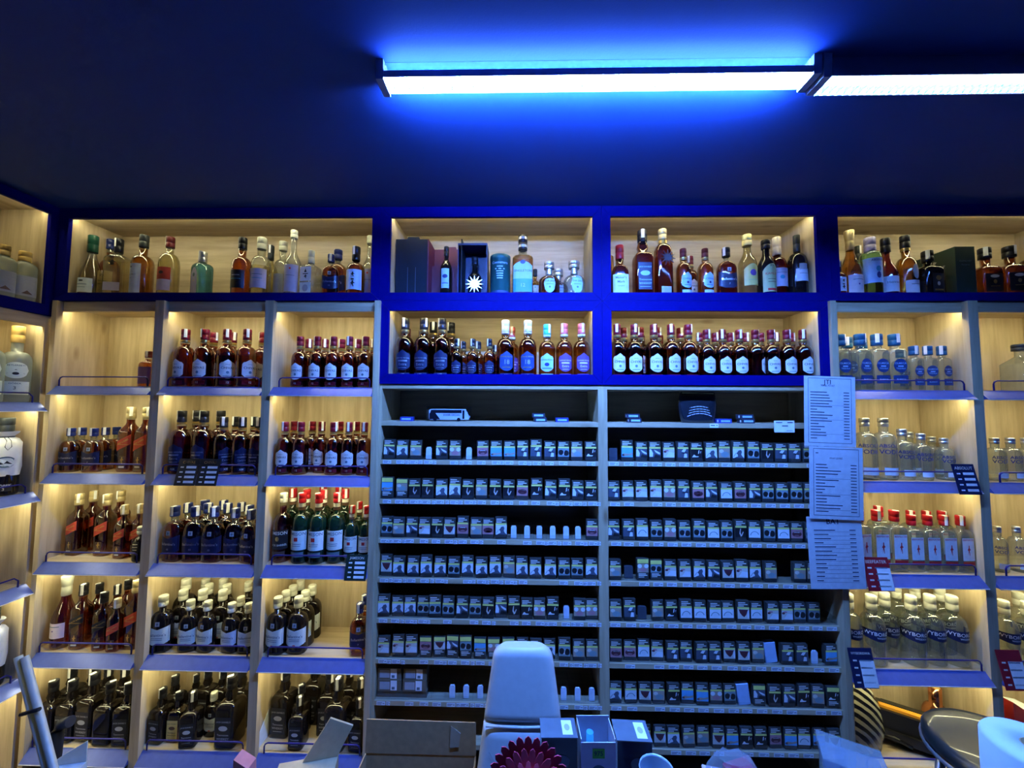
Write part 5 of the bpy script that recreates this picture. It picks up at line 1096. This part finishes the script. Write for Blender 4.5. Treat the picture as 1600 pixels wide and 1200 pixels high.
tag(bevel_box(MB(), .055, .04, .20, col('red_packet', (.45, .03, .05), .5)).build('red_packet', loc=(.415, -1.09, CT + .001), rz=.3), 'red packet inside the clear plastic bag', 'packet')
tag(bevel_box(MB(), .05, .03, .19, col('peach_packet', (.62, .40, .34), .5)).build('peach_packet', loc=(.37, -1.09, CT + .001), rz=-.2), 'peach-coloured packet inside the clear plastic bag', 'packet')
tb = tag(empty('plastic_tub', (.640, -1.06, CT), -.5), 'clear plastic food tub on the counter below the price sheets', 'tub')
TUBM = glass('tub_plastic', (.66, .72, .86), .08, 1.5, .2)
MB().prism([(-.046, -.035), (.046, -.035), (.046, .035), (-.046, .035)], 2, 0, .190, TUBM).build('body', tb)
MB().prism([(-.050, -.039), (.050, -.039), (.050, .039), (-.050, .039)], 2, .1905, .206, TUBM).build('lid', tb)
def roll():
    r = tag(empty('paper_towel_roll', (.903, -1.13, CT)), 'standing paper towel roll at the edge of the counter', 'paper roll')
    m = mat('tissue_paper', (.60, .62, .64), .9, var=.03)
    MB().rings([[(q * math.cos(2 * PI * i / 36), q * math.sin(2 * PI * i / 36), zz) for i in range(36)] for zz, q in ((0, .022), (0, .066), (.004, .068), (.280, .068), (.286, .064), (.286, .022), (.002, .0215))], m, cap0=False, cap1=False).build('paper', r)
    MB().lathe([(.001, .0212), (.2845, .0212), (.2845, .0195), (.001, .0195)], KRAFT, 24, cap0=False, cap1=False).build('core', r)
roll()
# ------------------------------------------------------------------ stool, pole and things at the sides
def stool():
    r = tag(empty('bar_stool', (1.492, -.58, 0)), 'round black cushioned bar stool before the vodka cabinet', 'stool')
    MB().lathe([(.713, .165), (.718, .178), (.742, .180), (.753, .172), (.758, .150), (.761, .10), (.762, .02)], col('black_vinyl', (.012, .014, .013), .3, coat=.3), 40).build('seat', r)
    MB().lathe([(.700, .172), (.7075, .184), (.716, .1845), (.718, .180)], SILVER, 40, cap0=False, cap1=False).build('seat_ring', r)
    for k in range(4):
        a = PI / 4 + k * PI / 2; MB().tube([(.13 * math.cos(a), .13 * math.sin(a), .699), (.21 * math.cos(a), .21 * math.sin(a), 0)], .012, SILVER, 10).build('leg', r)
    MB().tube([(.175 * math.cos(2 * PI * i / 24), .175 * math.sin(2 * PI * i / 24), .28) for i in range(25)], .008, SILVER).build('foot_ring', r)
stool()
def pole():
    a, b = Vector((-1.573, -.62, 1.000)), Vector((-1.16, -.66, .02))
    r = tag(empty('metal_pole', (0, 0, 0)), 'grey metal pole leaning before the corner cabinet', 'pole')
    m = mat('brushed_aluminium', (.40, .43, .40), .5, metal=.2)
    d = (b - a)
    for k, off in enumerate((-.0105, .0105)):
        MB().tube([a + Vector((off, 0, 0)), b + Vector((off, 0, 0))], .0103, m, 8).build('tube', r)
    p = a + d * .16
    MB().tube([p + Vector((-.03, -.012, -.004)), p + Vector((.028, -.012, .014))], .006, BLACK, 8).build('clamp', r)
pole()
sk = tag(MB().tube([(-1.605, -.50, .02), (-1.578, -.50, .68), (-1.566, -.50, .702), (-1.535, -.50, .712)], .017, col('black_rubber', (.014, .016, .020), .6), 12).build('umbrella_handle', loc=(0, 0, 0)), 'black rubber handle standing before the bottom shelf of black bottles', 'handle')
pb2 = tag(empty('paper_bag', (-1.455, -.60, 0), .2), 'white paper bag in front of the corner cabinet', 'bag')
MB().box(-.055, .055, -.035, .035, 0, .635, col('white_bag_paper', (.62, .68, .70), .7)).build('body', pb2)
MB().prism([(-.055, .636), (.055, .636), (.055, .70), (.0, .67)], 1, .030, .0325, MATS['white_bag_paper']).build('flap', pb2)
for x in (-1.16,):
    o = tag(MB().prism([(-.03, 0), (.05, 0), (.02, .635), (-.028, .662)], 1, -.02, .02, col('pink_pack', (.60, .20, .20), .6)).build('snack_bag', loc=(-.885, -.55, 0)), 'pink and white snack bag tip beside the second cabinet', 'bag')
# things on the lowest vodka shelf
def striped_bag():
    R = []; n = 24
    prof = ((0, .05), (.02, .085), (.10, .100), (.20, .085), (.27, .055), (.31, .028), (.335, .022), (.355, .035), (.385, .05), (.40, .045))
    rr = random.Random(2)
    for zz, q in prof: R.append([(q * (1 + rr.uniform(-.06, .06)) * math.cos(a), .62 * q * (1 + rr.uniform(-.06, .06)) * math.sin(a), zz) for a in [2 * PI * k / n for k in range(n)]])
    m, N, L, p = base_mat('striped_foil')
    t = N.new('ShaderNodeTexCoord'); wv = N.new('ShaderNodeTexWave'); wv.inputs['Scale'].default_value = 14; wv.inputs['Distortion'].default_value = 1.2; wv.bands_direction = 'DIAGONAL'
    cr = N.new('ShaderNodeValToRGB'); cr.color_ramp.elements[0].color = (.006, .006, .006, 1); cr.color_ramp.elements[1].color = (.30, .29, .20, 1); cr.color_ramp.elements[0].position = .5; cr.color_ramp.elements[1].position = .6
    L.new(t.outputs['Object'], wv.inputs['Vector']); L.new(wv.outputs['Color'], cr.inputs['Fac']); L.new(cr.outputs['Color'], p.inputs['Base Color']); p.inputs['Roughness'].default_value = .2
    tag(MB().rings(R, m).build('gift_bag', loc=(1.625, .10, .19)), 'black and silver striped foil gift bag tied at the neck', 'bag')
striped_bag()
def case():
    r = tag(empty('cash_case', (1.80, .075, .192), math.radians(-18)), 'black plastic case with an orange top strip, tilted on the lowest shelf', 'case')
    m = col('case_black', (.012, .012, .013), .35)
    b = MB().box(-.115, .115, -.045, .045, .02, .15, m).build('body', r); o = MB().box(-.105, .105, -.030, -.005, .1505, .162, col('orange_strip', (.75, .33, .03), .4)).build('orange_strip', r)
    MB().box(-.09, .09, .008, .036, .1505, .158, m).build('top_rib', r); MB().box(-.10, .10, -.060, -.0455, .03, .07, m).build('foot_block', r)
    MB().tube([(-.14, -.05, .035), (-.06, -.06, .045), (.0, -.062, .03)], .008, m, 8).build('handle', r)
    r.rotation_euler = (0, 0, math.radians(-33))
    r.location = (1.872, .125, .19)
case()
one('copper_flask', 'shiny copper bottle-shaped shaker on the lowest vodka shelf', .245, .052, .42, .64, .024, 'round', 'copper', ('corkc', .92, .8), name='copper_shaker')
tag(place_bottle('copper_flask', 2.052, .17, .19, 1, 0), SPEC['copper_flask']['desc'], 'shaker')
rp = tag(empty('red_white_case', (2.275, .07, .19), .25), 'red and white plastic case on the far end lowest shelf', 'case')
MB().prism([(-.06, 0), (.02, 0), (.02, .24), (-.06, .29)], 1, -.05, .05, col('case_red', (.50, .02, .02), .4)).build('red_half', rp); MB().prism([(.0205, 0), (.16, 0), (.16, .20), (.0205, .24)], 1, -.05, .05, col('case_white', (.66, .70, .66), .4)).build('white_half', rp)

tag(MB().prism([(.0, .192), (.16, .192), (.16, .31), (.10, .33), (.0, .24)], 0, -1.2185, -1.2165, col('white_backing_card', (.66, .70, .70), .6)).build('backing_card'), 'white card standing along the side of the bottom shelf, third cabinet', 'card')
